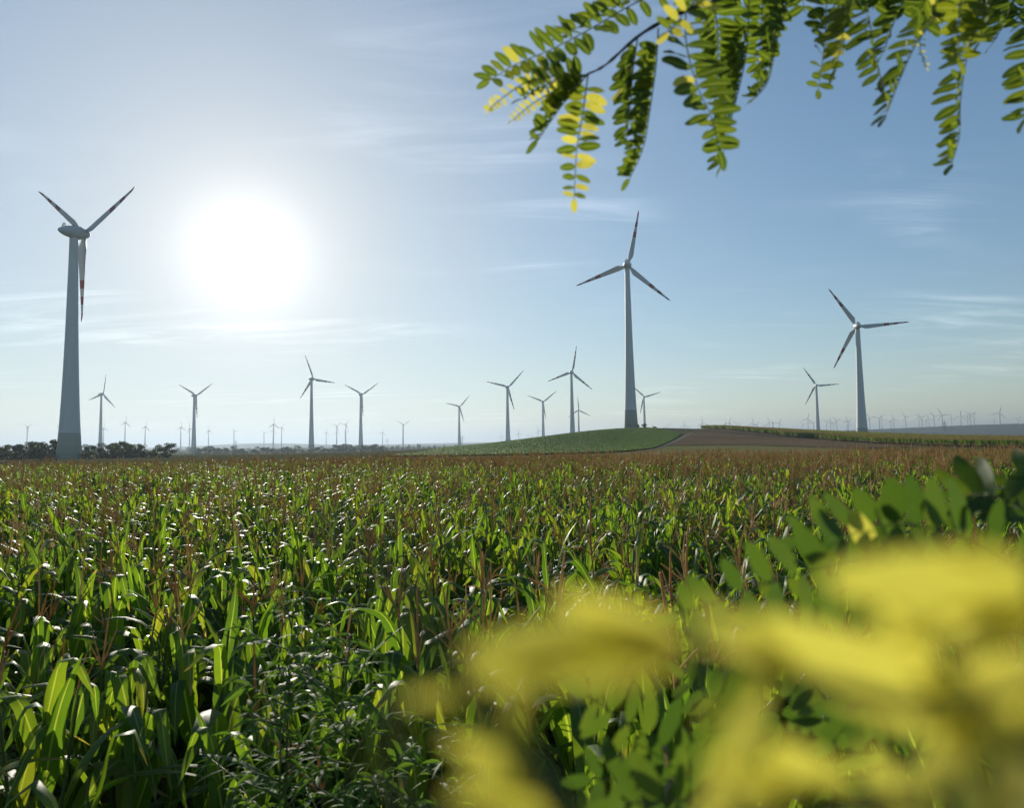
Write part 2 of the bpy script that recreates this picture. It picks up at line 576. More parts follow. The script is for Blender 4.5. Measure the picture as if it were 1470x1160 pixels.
sheet('stubble_field', G((600, 658.5), (760, 657), (880, 655.5), (1000, 655), (1200, 656), (1470, 660)), G((600, 656.8), (760, 654.6), (880, 652), (960, 641), (1080, 640), (1200, 644), (1470, 652.8)), 'stubble',
      'olive stubble strip between the corn and the low hill', 'field', 0.08)


# ------------------------------------------------------------------ wind turbines
def lathe(profile, n=24, axis='Z', caps=True):
    mb = MB()
    vs, fs, uv = [], [], []
    for i, (h, r) in enumerate(profile):
        for k in range(n):
            w = 2 * math.pi * k / n
            c, s = r * math.cos(w), r * math.sin(w)
            vs.append((c, s, h) if axis == 'Z' else (c, h, s))
            uv.append((k / n, i / len(profile)))
    for i in range(len(profile) - 1):
        for k in range(n):
            k2 = (k + 1) % n
            q = (i * n + k, i * n + k2, (i + 1) * n + k2, (i + 1) * n + k)
            fs.append(q if axis == 'Z' else tuple(reversed(q)))
    if not caps:
        mb.add(vs, fs, uv)
        return mb
    fs.append(tuple(range(n)) if axis != 'Z' else tuple(range(n - 1, -1, -1)))
    top = tuple((len(profile) - 1) * n + k for k in range(n))
    fs.append(top if axis == 'Z' else tuple(reversed(top)))
    mb.add(vs, fs, uv)
    return mb


def blade_mesh():
    mb = MB()
    n, m = 26, 14
    vs, fs = [], []
    for i in range(n + 1):
        s = i / n
        z = 1.4 + 33.6 * s
        # chord: round root, wide shoulder, long taper
        if s < 0.16:
            f = sstep(0.0, 0.16, s)
            c = 1.5 + (3.7 - 1.5) * f
            th = 1.45 + (0.95 - 1.45) * f
        else:
            f = (s - 0.16) / 0.84
            c = 3.7 * (1 - f) ** 0.95 * 0.80 + 0.62
            th = 0.95 * (1 - f) ** 1.1 + 0.10
            c *= 1 - 0.72 * sstep(0.955, 1.0, s)
        tw = -(R(24) * (1 - s) ** 1.5 + R(4))
        back = 0.9 * max(0, s - 0.93) ** 1.0 * 6
        lead = 0.32 * c if s > 0.05 else 0.5 * c
        lead = 0.5 * c * (1 - sstep(0, .14, s)) + 0.30 * c * sstep(0, .14, s)
        for k in range(m):
            w = 2 * math.pi * k / m
            x = c * (0.5 - 0.5 * math.cos(w)) - lead
            u = (x + lead) / c
            t = th * (math.sin(w)) * (0.5 if s < 0.05 else 0.5 * (1.15 - 0.65 * u))
            vs.append((x * math.cos(tw) - t * math.sin(tw), x * math.sin(tw) + t * math.cos(tw) - back, z))
    for i in range(n):
        for k in range(m):
            k2 = (k + 1) % m
            fs.append((i * m + k, i * m + k2, (i + 1) * m + k2, (i + 1) * m + k))
    fs.append(tuple(range(m - 1, -1, -1)))
    fs.append(tuple(n * m + k for k in range(m)))
    mb.add(vs, fs)
    return mb.mesh('blade', MATS['blade_paint'])


HUB = 98.0
tower_prof = [(z, r) for z, r in ((11, 3.72), (16, 3.45), (24, 3.12), (34, 2.78), (46, 2.44), (58, 2.16), (70, 1.93), (82, 1.70), (95.4, 1.50))]
ME_TOWER = lathe(tower_prof, 28, caps=False).mesh('tower', MATS['tower_paint'])
ME_BASE = lathe([(-2.5, 4.45), (0, 4.40), (3, 4.20), (7, 3.95), (11.01, 3.725)], 28, caps=False).mesh('tower_base', MATS['base_paint'])
ME_NAC = lathe([(-6.2, 0.15), (-5.9, 0.6), (-5.0, 1.25), (-3.6, 1.85), (-2.0, 2.25), (-0.5, 2.45), (0.9, 2.52), (1.6, 2.60), (2.3, 2.60), (2.5, 2.35)], 24, 'Y').mesh('nacelle', MATS['nacelle_paint'])
ME_SPIN = lathe([(2.52, 2.15), (3.2, 2.10), (4.4, 1.85), (5.4, 1.35), (6.1, 0.7), (6.4, 0.1)], 20, 'Y').mesh('spinner', MATS['nacelle_paint'])
ME_BLADE = blade_mesh()
mb = MB()
mb.box((-1.0, -3.95, 2.05), (1.0, -3.65, 2.25))
for sx in (-0.9, 0.9):
    mb.tube([(sx, -3.8, 0.8), (sx, -3.8, 2.75)], 0.12, 5)
mb.tube([(-0.9, -3.8, 2.7), (0.9, -3.8, 2.7)], 0.12, 5)
mb.tube([(0, -3.8, 1.4), (0, -3.8, 3.2)], 0.10, 5)
ME_SENSOR = mb.mesh('wind_sensor', MATS['steel'], False)
ME_LAMP = lathe([(2.3, 0.32), (2.95, 0.32), (3.15, 0.2)], 10).mesh('warning_lamp', MATS['red_lamp'])
mb = MB()
mb.box((-0.55, -0.12, 0.3), (0.55, 0.12, 2.6))
ME_DOOR = mb.mesh('door', MATS['door_steel'], False)
mb = MB()
for k in range(6):
    mb.box((-0.8, -0.9, 0.0 + 0.25 * k), (0.8, 0.9 - 0.3 * k, 0.22 + 0.25 * k))
ME_STEPS = mb.mesh('steps', MATS['steel'], False)
WIND_AZ = 18.0


def turbine(hub_px, base_px, rpx, phase, label, group=None, depth=None, detail=2, az=None, dz=None):
    dep = depth or F * 35.0 / rpx
    k = rpx * dep / F / 35.0
    b = at(base_px[0], base_px[1], dep)
    z0 = height(b.x, b.y) if dz is None else dz
    hub = at(hub_px[0], hub_px[1], dep)
    hz = max(hub.z - z0, 25 * k) / k
    root = empty('wind_turbine', (b.x, b.y, z0))
    root.scale = (k, k, k)
    tag(root, label, 'wind turbine', group)
    sz = (hz - 2.4) / 95.4
    t = obj('tower', ME_TOWER, root)
    t.scale = (1, 1, sz)
    bs = obj('tower_base', ME_BASE, root)
    bs.scale = (1, 1, sz)
    if detail > 1:
        d = obj('door', ME_DOOR, bs)
        th = R(-105)
        d.matrix_basis = Matrix.Rotation(th, 4, 'Z') @ Matrix.Translation((0, -4.30, 0)) if False else Matrix.Translation((4.30 * math.cos(th), 4.30 * math.sin(th), 0)) @ Matrix.Rotation(th + R(90), 4, 'Z')
    yaw = Matrix.Rotation(-R(az if az is not None else WIND_AZ + random.uniform(-3, 3)), 4, 'Z')
    H = Matrix.Translation((0, 0, hz)) @ yaw
    n = obj('nacelle', ME_NAC, root)
    n.matrix_basis = H @ Matrix.Rotation(R(5), 4, 'X')
    if detail > 1:
        for nm, me in (('wind_sensor', ME_SENSOR), ('warning_lamp', ME_LAMP)):
            obj(nm, me, n)
    sp = obj('spinner', ME_SPIN, root)
    sp.matrix_basis = H @ Matrix.Rotation(R(5), 4, 'X')
    for j in range(3):
        bl = obj('blade', ME_BLADE, root)
        bl.matrix_basis = H @ Matrix.Rotation(R(5), 4, 'X') @ Matrix.Translation((0, 3.9, 0)) @ Matrix.Rotation(R(phase + 120 * j), 4, 'Y')
    return root, hz * k


BIG = [
    ((116, 333), (99, 661), 130, 188, 'huge white wind turbine at the far left, one blade hanging straight down', 2, 26),
    ((902, 380), (906, 616), 81, 13, 'tall wind turbine with red banded blades on top of the low green hill', 2, 16),
    ((1231, 468), (1238, 629), 68, 88, 'large wind turbine at the right with one red banded blade level to the right', 2, 18),
    ((147, 566), (144, 640), 29, 14, 'mid-distance wind turbine just right of the huge left tower', 1, None),
    ((281, 568), (278, 650), 33, 180, 'mid-distance wind turbine below and left of the sun', 1, None),
    ((448, 544), (447, 650), 37, -19, 'tallest of the turbines below the sun, dark slim tower', 1, None),
    ((519, 566.5), (518, 642), 31, 179, 'wind turbine with a raised V of blades, second right of the sun', 1, None),
    ((660, 584), (659.5, 639), 23, 45, 'small wind turbine at the left foot of the green hill', 1, None),
    ((729, 556), (729.3, 634), 34, 46, 'wind turbine rising behind the middle of the hill slope', 1, None),
    ((780, 577), (780, 627.6), 25, 53, 'smaller wind turbine behind the hill, left of the two close together', 1, None),
    ((820.8, 534.4), (821.9, 622.6), 39, 12, 'mid-sized wind turbine behind the hill, left of the hilltop turbine', 1, None),
    ((831, 588.8), (831, 621.5), 19, -3, 'little wind turbine half hidden right behind a taller slim tower', 1, None),
    ((925.2, 570), (925.5, 612.8), 25, 75, 'small wind turbine just right of the hilltop tower', 1, None),
    ((1172, 553.4), (1174.7, 626.7), 31, 88, 'wind turbine left of the large right one with the same blade pose', 1, None),
    ((579, 610), (578.7, 641), 12.5, 180, 'tiny wind turbine alone above the hazy treeline left of the hill', 0, None),
]
for h, b, r, ph, lab, det, az in BIG:
    root, hh = turbine(h, b, r, ph, lab, 'nearer wind turbines of the wind farm', None, det, az)
    print('turbine', b, 'height', round(hh), 'y', round(root.location.y), 'z', round(root.location.z, 1))

ORD = ['first', 'second', 'third', 'fourth', 'fifth', 'sixth', 'seventh', 'eighth', 'ninth', 'tenth', 'eleventh', 'twelfth', 'thirteenth', 'fourteenth', 'fifteenth',
       'sixteenth', 'seventeenth', 'eighteenth', 'nineteenth', 'twentieth', 'twenty-first', 'twenty-second', 'twenty-third', 'twenty-fourth', 'twenty-fifth',
       'twenty-sixth', 'twenty-seventh', 'twenty-eighth', 'twenty-ninth', 'thirtieth', 'thirty-first', 'thirty-second', 'thirty-third', 'thirty-fourth', 'thirty-fifth', 'thirty-sixth', 'thirty-seventh', 'thirty-eighth', 'thirty-ninth', 'fortieth']
# (hub x, hub y, rotor radius px, phase)
LEFT = [(38.7, 613.5, 10, 60), (86, 611, 10, 20), (148.5, 615, 9, 0), (179.4, 606.7, 11.5, 10), (208.2, 612.8, 10.5, 15), (259.4, 613.6, 9.5, 5), (272, 615.8, 10, -15),
        (299.2, 618.4, 8, 0), (335.8, 619.3, 7.5, 85), (378.9, 622, 7, -40), (392.4, 609.3, 12, 5), (392, 618.6, 8, 15), (404.1, 613.9, 8, 30), (468.3, 620.8, 6.5, 10),
        (483.4, 612, 9, 50), (483, 621, 6, 0), (496.4, 609.7, 9.5, 35), (495.5, 621, 6, 80), (549.3, 621.3, 7, 15)]
MID = [(720, 627, 5.5, 10), (744.6, 622.6, 6.5, 0), (758.5, 626, 5, 50), (765, 627, 5, -20), (772.9, 617.6, 8, 100), (939.7, 614.5, 7, -30), (959.3, 613.5, 8.5, 30), (982.8, 610.3, 8, 0),
       (988, 614, 6, 70), (1009, 607.4, 9.5, -5), (1036.6, 613.2, 6.5, 40), (1042, 609.3, 7.5, 0), (1047.6, 606.9, 9.5, 15), (1059.7, 609.6, 8.5, -50), (1081.3, 607.6, 9, 0),
       (1086.6, 610.5, 7, 35), (1098.6, 611.6, 6.5, 70)]
RIGHT = [(1105.2, 605.8, 8, -20), (1119.3, 607, 8.5, 20), (1153.2, 609, 6, 75), (1160.4, 601.5, 9.5, 10), (1168.4, 607.8, 7, 45), (1187, 605, 7, 60), (1192.8, 605.6, 7.5, 0), (1196.8, 608, 6, 35),
         (1201.8, 603.9, 8, 75), (1216.6, 603.6, 7.5, -10), (1218.5, 605.5, 7.5, 40), (1249, 599.6, 8.5, 85), (1263, 600.8, 9, 50), (1266.5, 602, 7, -10), (1279.5, 604.8, 6.5, 20), (1283.8, 602.0, 8, 110),
         (1300.8, 598.8, 8, -35), (1320, 600, 7.5, 0), (1324, 599.6, 8.5, 60), (1330.2, 603.2, 6, 25), (1334.4, 602.0, 6.5, -15), (1342, 597.8, 8.5, 75), (1353.3, 595.6, 11, 90), (1367, 600.5, 6, 0),
         (1380, 597.2, 9.5, 5), (1389.6, 597.5, 7, 40), (1393.8, 595.6, 8.5, 65), (1398.9, 597.5, 8, 20), (1428.6, 603.2, 5.5, 0), (1436, 593, 11.5, 15), (1462.9, 601.4, 6.5, 50)]
for grp, lst, txt, dep in (('distant turbines on the left plain', LEFT, 'tiny hazy wind turbine on the left plain, {} from the left edge', 3100),
                           ('distant turbines behind the hill', MID, 'tiny far wind turbine seen over the hill crest, {} from its left', 3900),
                           ('distant turbines along the right ridge', RIGHT, 'tiny far wind turbine along the right ridge, {} from the ridge\'s left end', 4300)):
    for i, (hx, hy, r, ph) in enumerate(lst):
        d = dep * (9.0 / r) ** 0.35 * (1 + 0.03 * math.sin(i * 5.1))
        root, hh = turbine((hx, hy), (hx, hy + 20), r, ph, txt.format(ORD[i]), grp, d, 0)


# ------------------------------------------------------------------ trees of the far belts
def crown_mesh(seed, n_clump=15, n_leaf=120, size=0.42, squash=1.0):
    rnd = random.Random(seed)
    mb = MB()
    cl = []
    for i in range(n_clump):
        a = rnd.uniform(0, 2 * math.pi)
        h = rnd.uniform(-0.12, 1.0)
        rr = math.sqrt(rnd.random()) * 0.42 * (1.0 - 0.75 * abs(h - 0.45) ** 1.5)
        cl.append((Vector((math.cos(a) * rr * 10, math.sin(a) * rr * 10, (0.15 + 0.72 * h) * 10)), rnd.uniform(1.1, 2.1)))
    for c, cr in cl:
        for k in range(n_leaf):
            d = Vector((rnd.gauss(0, 1), rnd.gauss(0, 1), rnd.gauss(0, 1))).normalized()
            p = c + Vector((d.x, d.y, d.z * 0.8)) * cr * rnd.uniform(0.45, 1.08)
            p.z = max(p.z, 0.3)
            q = Vector((rnd.gauss(0, 1), rnd.gauss(0, 1), rnd.gauss(0, 1))).normalized()
            u = q.cross(d)
            if u.length < 0.1:
                u = q.orthogonal()
            u = u.normalized() * size * rnd.uniform(0.5, 1.1)
            w = (q * 0.6 + d * 0.4).normalized() * size * rnd.uniform(0.5, 1.0)
            mb.add([p - u, p - w * 0.4, p + u, p + w], [(0, 1, 2, 3)])
    return mb.mesh('crown', MATS['tree_leaf'], False), cl


def trunk_mesh(cl, seed):
    rnd = random.Random(seed)
    mb = MB()
    mb.tube([(0, 0, -0.6), (0.05, 0, 1.5), (0.12, 0.1, 3.5), (0.05, 0.15, 6.5)], [0.32, 0.24, 0.18, 0.05], 7)
    for c, cr in cl[:9]:
        z = min(c.z * 0.55, 4.5)
        mb.tube([(0.08, 0.05, z), tuple(Vector((0.08, 0.05, z)).lerp(c, 0.55) + Vector((0, 0, 0.3))), tuple(c)], [0.11, 0.07, 0.03], 5)
    return mb.mesh('trunk', MATS['bark'])


CROWNS = []
for i in range(7):
    me, cl = crown_mesh(100 + i, n_clump=12 + i * 2)
    CROWNS.append((me, trunk_mesh(cl, i)))
tree_id = 0


def tree(name, p, h, wide, label, group, cat='tree'):
    global tree_id
    me, tr = CROWNS[tree_id % len(CROWNS)]
    tree_id += 1
    root = empty(name, p)
    root.rotation_euler.z = random.uniform(0, 6.28)
    s = h / 9.6
    root.scale = (s * wide, s * wide, s)
    tag(root, label, cat, group)
    obj('trunk', tr, root)
    obj('crown', me, root)
    return root


def put_trees(rows, fmt, group, names):
    for i, (px, top, dep, wide) in enumerate(rows):
        q = at(px, top, dep)
        z = height(q.x, q.y)
        tree(names[i % len(names)], (q.x, q.y, z), max(2.0, q.z - z), wide, fmt.format(ORD[i]), group)


NEAR = [(-14, 637, 318, 1.2), (6, 637, 312, 1.3), (20, 636, 330, 1.2), (36, 635.5, 316, 1.35), (52, 637, 304, 1.2), (66, 634, 322, 1.3), (84, 635, 330, 1.3), (104, 637, 328, 1.2), (124, 638.5, 318, 1.25),
        (140, 637, 306, 1.25), (155, 634.5, 322, 1.2), (168, 633.5, 314, 1.15), (181, 636.5, 304, 1.3), (196, 639, 320, 1.25), (209, 640, 308, 1.2), (222, 641, 314, 1.0), (238, 637.5, 300, 1.35)]
NEAR = [(a, b + 2.6 * math.sin(a * 1.31), c * 0.90, d * (1.1 + 0.25 * math.sin(a * 0.7))) for a, b, c, d in NEAR]
put_trees(NEAR, 'dark green tree of the near left belt beyond the corn, {} from the left', 'trees of the near left belt', ['broadleaf_tree'])
FARROW = [(288 + i * 12.2, 642.5 - 2.6 * math.sin(i * 1.9) - 0.9 * math.sin(i * 0.77), 860 + 60 * math.sin(i * 2.3), 1.75 + 0.25 * math.sin(i * 3.1)) for i in range(23)]
FARROW += [(484 + i * 13, 638.3 - 1.6 * math.sin(i * 2.2), 930 + 30 * math.sin(i * 1.3), 1.6) for i in range(6)]
put_trees(FARROW, 'blue-grey hazy tree of the far middle belt, {} along it', 'trees of the far middle belt', ['broadleaf_tree'])
THIRD = [(563 + i * 7.6, 640.4 - 1.9 * math.sin(i * 2.7) - (2.0 if i in (4, 5) else 0), 1280 + 50 * math.sin(i * 1.9), 0.95 + 0.2 * math.sin(i)) for i in range(13)]
put_trees(THIRD, 'small hazy tree left of the green hill, {} from its left', 'small trees left of the green hill', ['broadleaf_tree'])
UNDER = [(-8 + i * 17.5 + 4 * math.sin(i * 2.9), 648.5 - 2.5 * math.sin(i * 1.7), 268 + 6 * math.sin(i * 2.2), 2.0) for i in range(15)]
for i, (px, top, dep, wide) in enumerate(UNDER):
    pt = at(px, top, dep)
    tree('bush', (pt.x, pt.y, height(pt.x, pt.y)), max(2.0, pt.z - height(pt.x, pt.y)), wide, 'low dark bush under the near left tree belt, {} from the left'.format(ORD[i]), 'bushes under the near left belt', 'bush')
HAZY = [(255 + i * 17, 643.2 - 1.5 * math.sin(i * 2.1), 1650 + 80 * math.sin(i), 1.5) for i in range(7)]
put_trees(HAZY, 'faint pale tree in the haze below the sun, {} from the left', 'faint trees in the haze', ['broadleaf_tree'])
for (px, py, dep, h, w, lab) in ((925, 613, 425, 3.6, 0.95, 'small dark bush beside the base of the hilltop tower'), (940, 615, 428, 1.5, 2.4, 'low scrub along the bare hilltop right of the tower'),
                                 (916.5, 612, 420, 2.6, 0.5, 'little dark shrub close against the hilltop tower')):
    q = at(px, py, dep)
    tree('bush', (q.x, q.y, height(q.x, q.y)), h, w, lab, None, 'bush')


# ------------------------------------------------------------------ power pylons, mast, farm buildings
def pylon(px, base_py, dep, h, label):
    q = at(px, base_py, dep)
    z = height(q.x, q.y)
    root = empty('power_pylon', (q.x, q.y, z))
    root.rotation_euler.z = R(12)
    tag(root, label, 'pylon', 'power pylons')
    mb = MB()
    lv = [(-1, 3.4), (h * 0.25, 2.3), (h * 0.45, 1.6), (h * 0.62, 1.15), (h * 0.78, 0.9), (h * 0.9, 0.7), (h, 0.2)]
    t = 0.16
    for sx in (-1, 1):
        for sy in (-1, 1):
            mb.tube([(sx * w, sy * w, zz) for zz, w in lv], t, 4)
    for (z0, w0), (z1, w1) in zip(lv, lv[1:]):
        for sx, sy, ex, ey in ((-1, -1, 1, -1), (1, -1, 1, 1), (1, 1, -1, 1), (-1, 1, -1, -1)):
            mb.tube([(sx * w0, sy * w0, z0), (ex * w1, ey * w1, z1)], t * 0.7, 4)
            mb.tube([(ex * w0, ey * w0, z0), (sx * w1, sy * w1, z1)], t * 0.7, 4)
            mb.tube([(ex * w1, ey * w1, z1), (sx * w1, sy * w1, z1)], t * 0.7, 4)
    obj('lattice', mb.mesh('lattice', MATS['steel'], False), root)
    for zz, half in ((h * 0.62, 8.5), (h * 0.78, 6.5), (h * 0.9, 4.5)):
        mb = MB()
        for sx in (-1, 1):
            mb.tube([(0, -0.8, zz), (sx * half, 0, zz + 0.3)], t, 4)
            mb.tube([(0, 0.8, zz), (sx * half, 0, zz + 0.3)], t, 4)
            mb.tube([(0, 0, zz + 1.6), (sx * half, 0, zz + 0.3)], t, 4)
            mb.tube([(sx * half, 0, zz + 0.3), (sx * half, 0, zz - 1.9)], t * 1.3, 5)
        obj('crossarm', mb.mesh('crossarm', MATS['steel'], False), root)


pylon(1357, 630, 1450, 37, 'grey lattice power pylon in the fields right of the large right turbine')
pylon(338.5, 646, 2300, 32, 'tiny faint lattice pylon left of the slim tower below the sun')
pylon(556, 644, 2300, 30, 'tiny faint lattice pylon at the right end of the far tree belt')
pylon(663.5, 640, 2000, 32, 'tiny lattice pylon right beside the small turbine at the hill foot')

q = at(1110, 624, 2600)
root = empty('striped_mast', (q.x, q.y, height(q.x, q.y)))
tag(root, 'thin dark banded mast between tiny turbines on the right horizon', 'mast')
zt = at(1110, 605.5, 2600).z - root.location.z
for i in range(7):
    mb = MB()
    mb.tube([(0, 0, zt * i / 7 - (2 if i == 0 else 0)), (0, 0, zt * (i + 1) / 7)], [2.3 - 0.14 * i, 2.16 - 0.14 * i], 10)
    obj('band', mb.mesh('band', MATS['mast_red' if i % 2 == 0 else 'mast_white'], True), root)


def house(px, py, dep, w, l, h, yaw, label):
    q = at(px, py, dep)
    root = empty('farm_building', (q.x, q.y, height(q.x, q.y) - 0.2))
    root.rotation_euler.z = R(yaw)
    tag(root, label, 'building', 'farm buildings on the right plain')
    mb = MB()
    mb.box((-l, -w, -0.5), (l, w, h))
    mb.add([(-l, -w, h), (-l, w, h), (-l, 0, h + w * 0.75), (l, -w, h), (l, w, h), (l, 0, h + w * 0.75)], [(0, 2, 1), (3, 4, 5)])
    obj('wall', mb.mesh('wall', MATS['plaster'], False), root)
    mb = MB()
    e = 0.4
    rz = h + w * 0.75
    for sy in (-1, 1):
        a, b = Vector((-l - e, sy * (w + e), h - e * 0.75 + 0.12)), Vector((-l - e, 0, rz + 0.12))
        vs = [a, a + Vector((2 * l + 2 * e, 0, 0)), b + Vector((2 * l + 2 * e, 0, 0)), b]
        vs += [p + Vector((0, 0, 0.25)) for p in vs]
        mb.add(vs, [(3, 2, 1, 0), (4, 5, 6, 7), (0, 1, 5, 4), (1, 2, 6, 5), (2, 3, 7, 6), (3, 0, 4, 7)])
    obj('roof', mb.mesh('roof', MATS['roof_tile'], False), root)
    for x in (-l * 0.5, l * 0.1, l * 0.6):
        mb = MB()
        mb.box((x - 0.6, -w - 0.06, 1.2), (x + 0.6, -w - 0.004, 2.6))
        obj('window', mb.mesh('window', MATS['window_dark'], False), root)


house(1388, 630, 1150, 2.6, 3.2, 3.0, 18, 'small pale farm building near the pylon on the right plain')
house(1397, 629.5, 1170, 2.8, 5, 2.6, 10, 'longer low barn right of the small pale farm building')


# ------------------------------------------------------------------ corn
def ribbon(mb, path, widths, side, fold=0.25, wave=0.0, seed=0, nrm=None):
    """leaf blade: three points across, folded along the midrib"""
    n = len(path)
    vs, uv, fs = [], [], []
    for i, p in enumerate(path):
        t = (path[min(i + 1, n - 1)] - path[max(i - 1, 0)]).normalized()
        s = (side - t * side.dot(t)).normalized()
        up = s.cross(t).normalized()
        w = widths[i] * 0.5
        o1 = wave * math.sin(i * 1.7 + seed) * w
        o2 = wave * math.sin(i * 1.9 + seed * 2.3 + 1.0) * w
        vs += [p - s * w + up * (fold * w + o1), p, p + s * w + up * (fold * w + o2)]
        v = i / (n - 1)
        uv += [(0, v), (0.5, v), (1, v)]
    for i in range(n - 1):
        a = i * 3
        fs += [(a, a + 1, a + 4, a + 3), (a + 1, a + 2, a + 5, a + 4)]
    mb.add(vs, fs, uv)


def corn_leaf(mb, rnd, z0, az, L, Wd, a0, a1, t0, sharp, n=11, twist=0.0):
    """a0, a1: angle from vertical at the base and at the tip; the bend sits at t0"""
    pts, ws = [], []
    p = Vector((0, 0, z0))
    ds = L / (n - 1)
    drift = rnd.uniform(-0.5, 0.5)
    for i in range(n):
        t = i / (n - 1)
        pts.append(p.copy())
        an = a0 + (a1 - a0) * sstep(t0 - sharp, t0 + sharp, t)
        az2 = az + drift * t * t
        p += Vector((math.sin(an) * math.cos(az2), math.sin(an) * math.sin(az2), math.cos(an))) * ds
        ws.append(Wd * (0.45 + 0.55 * sstep(0, 0.22, t)) * (1 - t ** 2.6) ** 0.9 + 0.002)
    tw = rnd.uniform(-0.45, 0.45)
    side = Vector((-math.sin(az + tw), math.cos(az + tw), twist))
    ribbon(mb, pts, ws, side.normalized(), rnd.uniform(0.12, 0.45), rnd.uniform(0.05, 0.28), rnd.uniform(0, 6))


def corn_parts(seed, n_leaf, seg, fine, tassel=1):
    """pieces of one plant: list of (name, MB, material)"""
    rnd = random.Random(seed)
    out = []
    st = MB()
    lean = Vector((rnd.uniform(-0.06, 0.06), rnd.uniform(-0.06, 0.06), 0))
    H = rnd.uniform(2.22, 2.46)
    st.tube([(0, 0, -0.05), tuple(lean * 0.5 + Vector((0, 0, H * 0.5))), tuple(lean + Vector((0, 0, H)))], [0.014, 0.011, 0.006], 6 if fine else 3, False)
    out.append(('stalk', st, 'stalk'))
    az = rnd.uniform(0, 6.28)
    for i in range(n_leaf):
        f = i / (n_leaf - 1)
        z0 = 0.55 + (H - 0.72) * f ** 0.85
        az += math.pi + rnd.uniform(-0.55, 0.55)
        L = (0.98 - 0.46 * abs(f - 0.42) - 0.22 * sstep(0.7, 1, f)) * rnd.uniform(0.85, 1.15)
        Wd = (0.122 - 0.052 * sstep(0.55, 1.0, f)) * rnd.uniform(0.85, 1.1)
        a0 = rnd.uniform(0.18, 0.50)
        kind = rnd.random()
        dry = f < 0.12 or rnd.random() < 0.03
        if dry:
            kind = 0.4
        if f > 0.72 and kind < 0.2:
            a1, t0, sh = rnd.uniform(0.4, 1.1), 0.6, 0.5                      # upright flag leaf
        elif kind < 0.70:
            a1, t0, sh = rnd.uniform(2.0, 2.9), rnd.uniform(0.36, 0.58), rnd.uniform(0.10, 0.20)   # bent over
        else:
            a1, t0, sh = rnd.uniform(1.4, 2.4), 0.5, 0.5                      # wide arch
        mb = MB()
        corn_leaf(mb, rnd, z0, az, L, Wd, a0, a1, t0, sh, seg, rnd.uniform(-0.3, 0.3))
        off = lean * (z0 / H)
        mb.v = [v + off for v in mb.v]
        out.append(('leaf', mb, 'dry_leaf' if dry else 'corn_leaf'))
    if fine:
        ear = MB()
        a = rnd.uniform(0, 6.28)
        d = Vector((math.cos(a) * 0.42, math.sin(a) * 0.42, 0.9)).normalized()
        b = lean * 0.45 + Vector((0, 0, H * 0.47))
        ear.tube([b + d * 0.26 * t for t in (0, 0.12, 0.35, 0.6, 0.82, 1.0)], [0.010, 0.024, 0.031, 0.028, 0.018, 0.006], 8)
        out.append(('ear', ear, 'stalk'))
    # tassel: a stiff centre spike with a few branches at its foot
    ts = MB()
    top = lean + Vector((0, 0, H))
    n_br = rnd.randint(2, 6) if tassel < 2 else rnd.randint(7, 10)
    def spike(a, b, c, r):
        if not fine:
            ts.tube([a, b, c], [r * 0.8, r * 1.25, r * 0.7], 3, False)
            return
        pts, rad = [], []
        n = 11
        for i in range(n):
            t = i / (n - 1)
            pts.append(a.lerp(b, t).lerp(b.lerp(c, t), t))
            rad.append((r * (1.0 if i % 2 else 0.55) if i > 1 else r * 0.45) * (1 - 0.5 * t * t))
        ts.tube(pts, rad, 5, True)
    spike(top - Vector((0, 0, 0.12)), top + Vector((0, 0, 0.16)), top + Vector((rnd.uniform(-.05, .05), rnd.uniform(-.05, .05), rnd.uniform(0.30, 0.42) + (0.12 if tassel > 1 else 0))), 0.0078)
    for i in range(n_br):
        a = rnd.uniform(0, 6.28)
        o = rnd.uniform(0.2, 1.1)
        l = rnd.uniform(0.16, 0.27)
        d = Vector((math.cos(a) * math.sin(o), math.sin(a) * math.sin(o), math.cos(o)))
        b = top + Vector((0, 0, rnd.uniform(0.0, 0.10)))
        spike(b, b + d * l * 0.55, b + d * l + Vector((0, 0, -rnd.uniform(0, 0.06))), 0.0056)
    if tassel:
        out.append(('tassel', ts, 'tassel'))
    return out


LIB = bpy.data.collections.new('corn_library')     # never linked to the scene: only instanced from


def joined(name, parts, lib):
    me = bpy.data.meshes.new(name)
    v, f, uv, mi, mats = [], [], [], [], []
    for nm, mb, mt in parts:
        if mt not in mats:
            mats.append(mt)
        b = len(v)
        v += mb.v
        uv += mb.uv
        f += [tuple(i + b for i in q) for q in mb.f]
        mi += [mats.index(mt)] * len(mb.f)
    me.from_pydata([tuple(p) for p in v], [], f)
    ul = me.uv_layers.new(name='UVMap')
    flat = []
    for l in me.loops:
        flat.extend(uv[l.vertex_index])
    ul.data.foreach_set('uv', flat)
    for m in mats:
        me.materials.append(MATS[m])
    me.polygons.foreach_set('material_index', mi)
    me.polygons.foreach_set('use_smooth', [True] * len(mi))
    o = bpy.data.objects.new(name, me)
    lib.objects.link(o)
    return o


for i in range(14):
    # the first ten stand in the open field, the last four, heavier with tassels, along its far side
    joined('corn_%02d' % i, corn_parts(500 + i, 9, 8, False, (1 if i % 5 > 1 else 0) if i < 10 else 2), LIB)


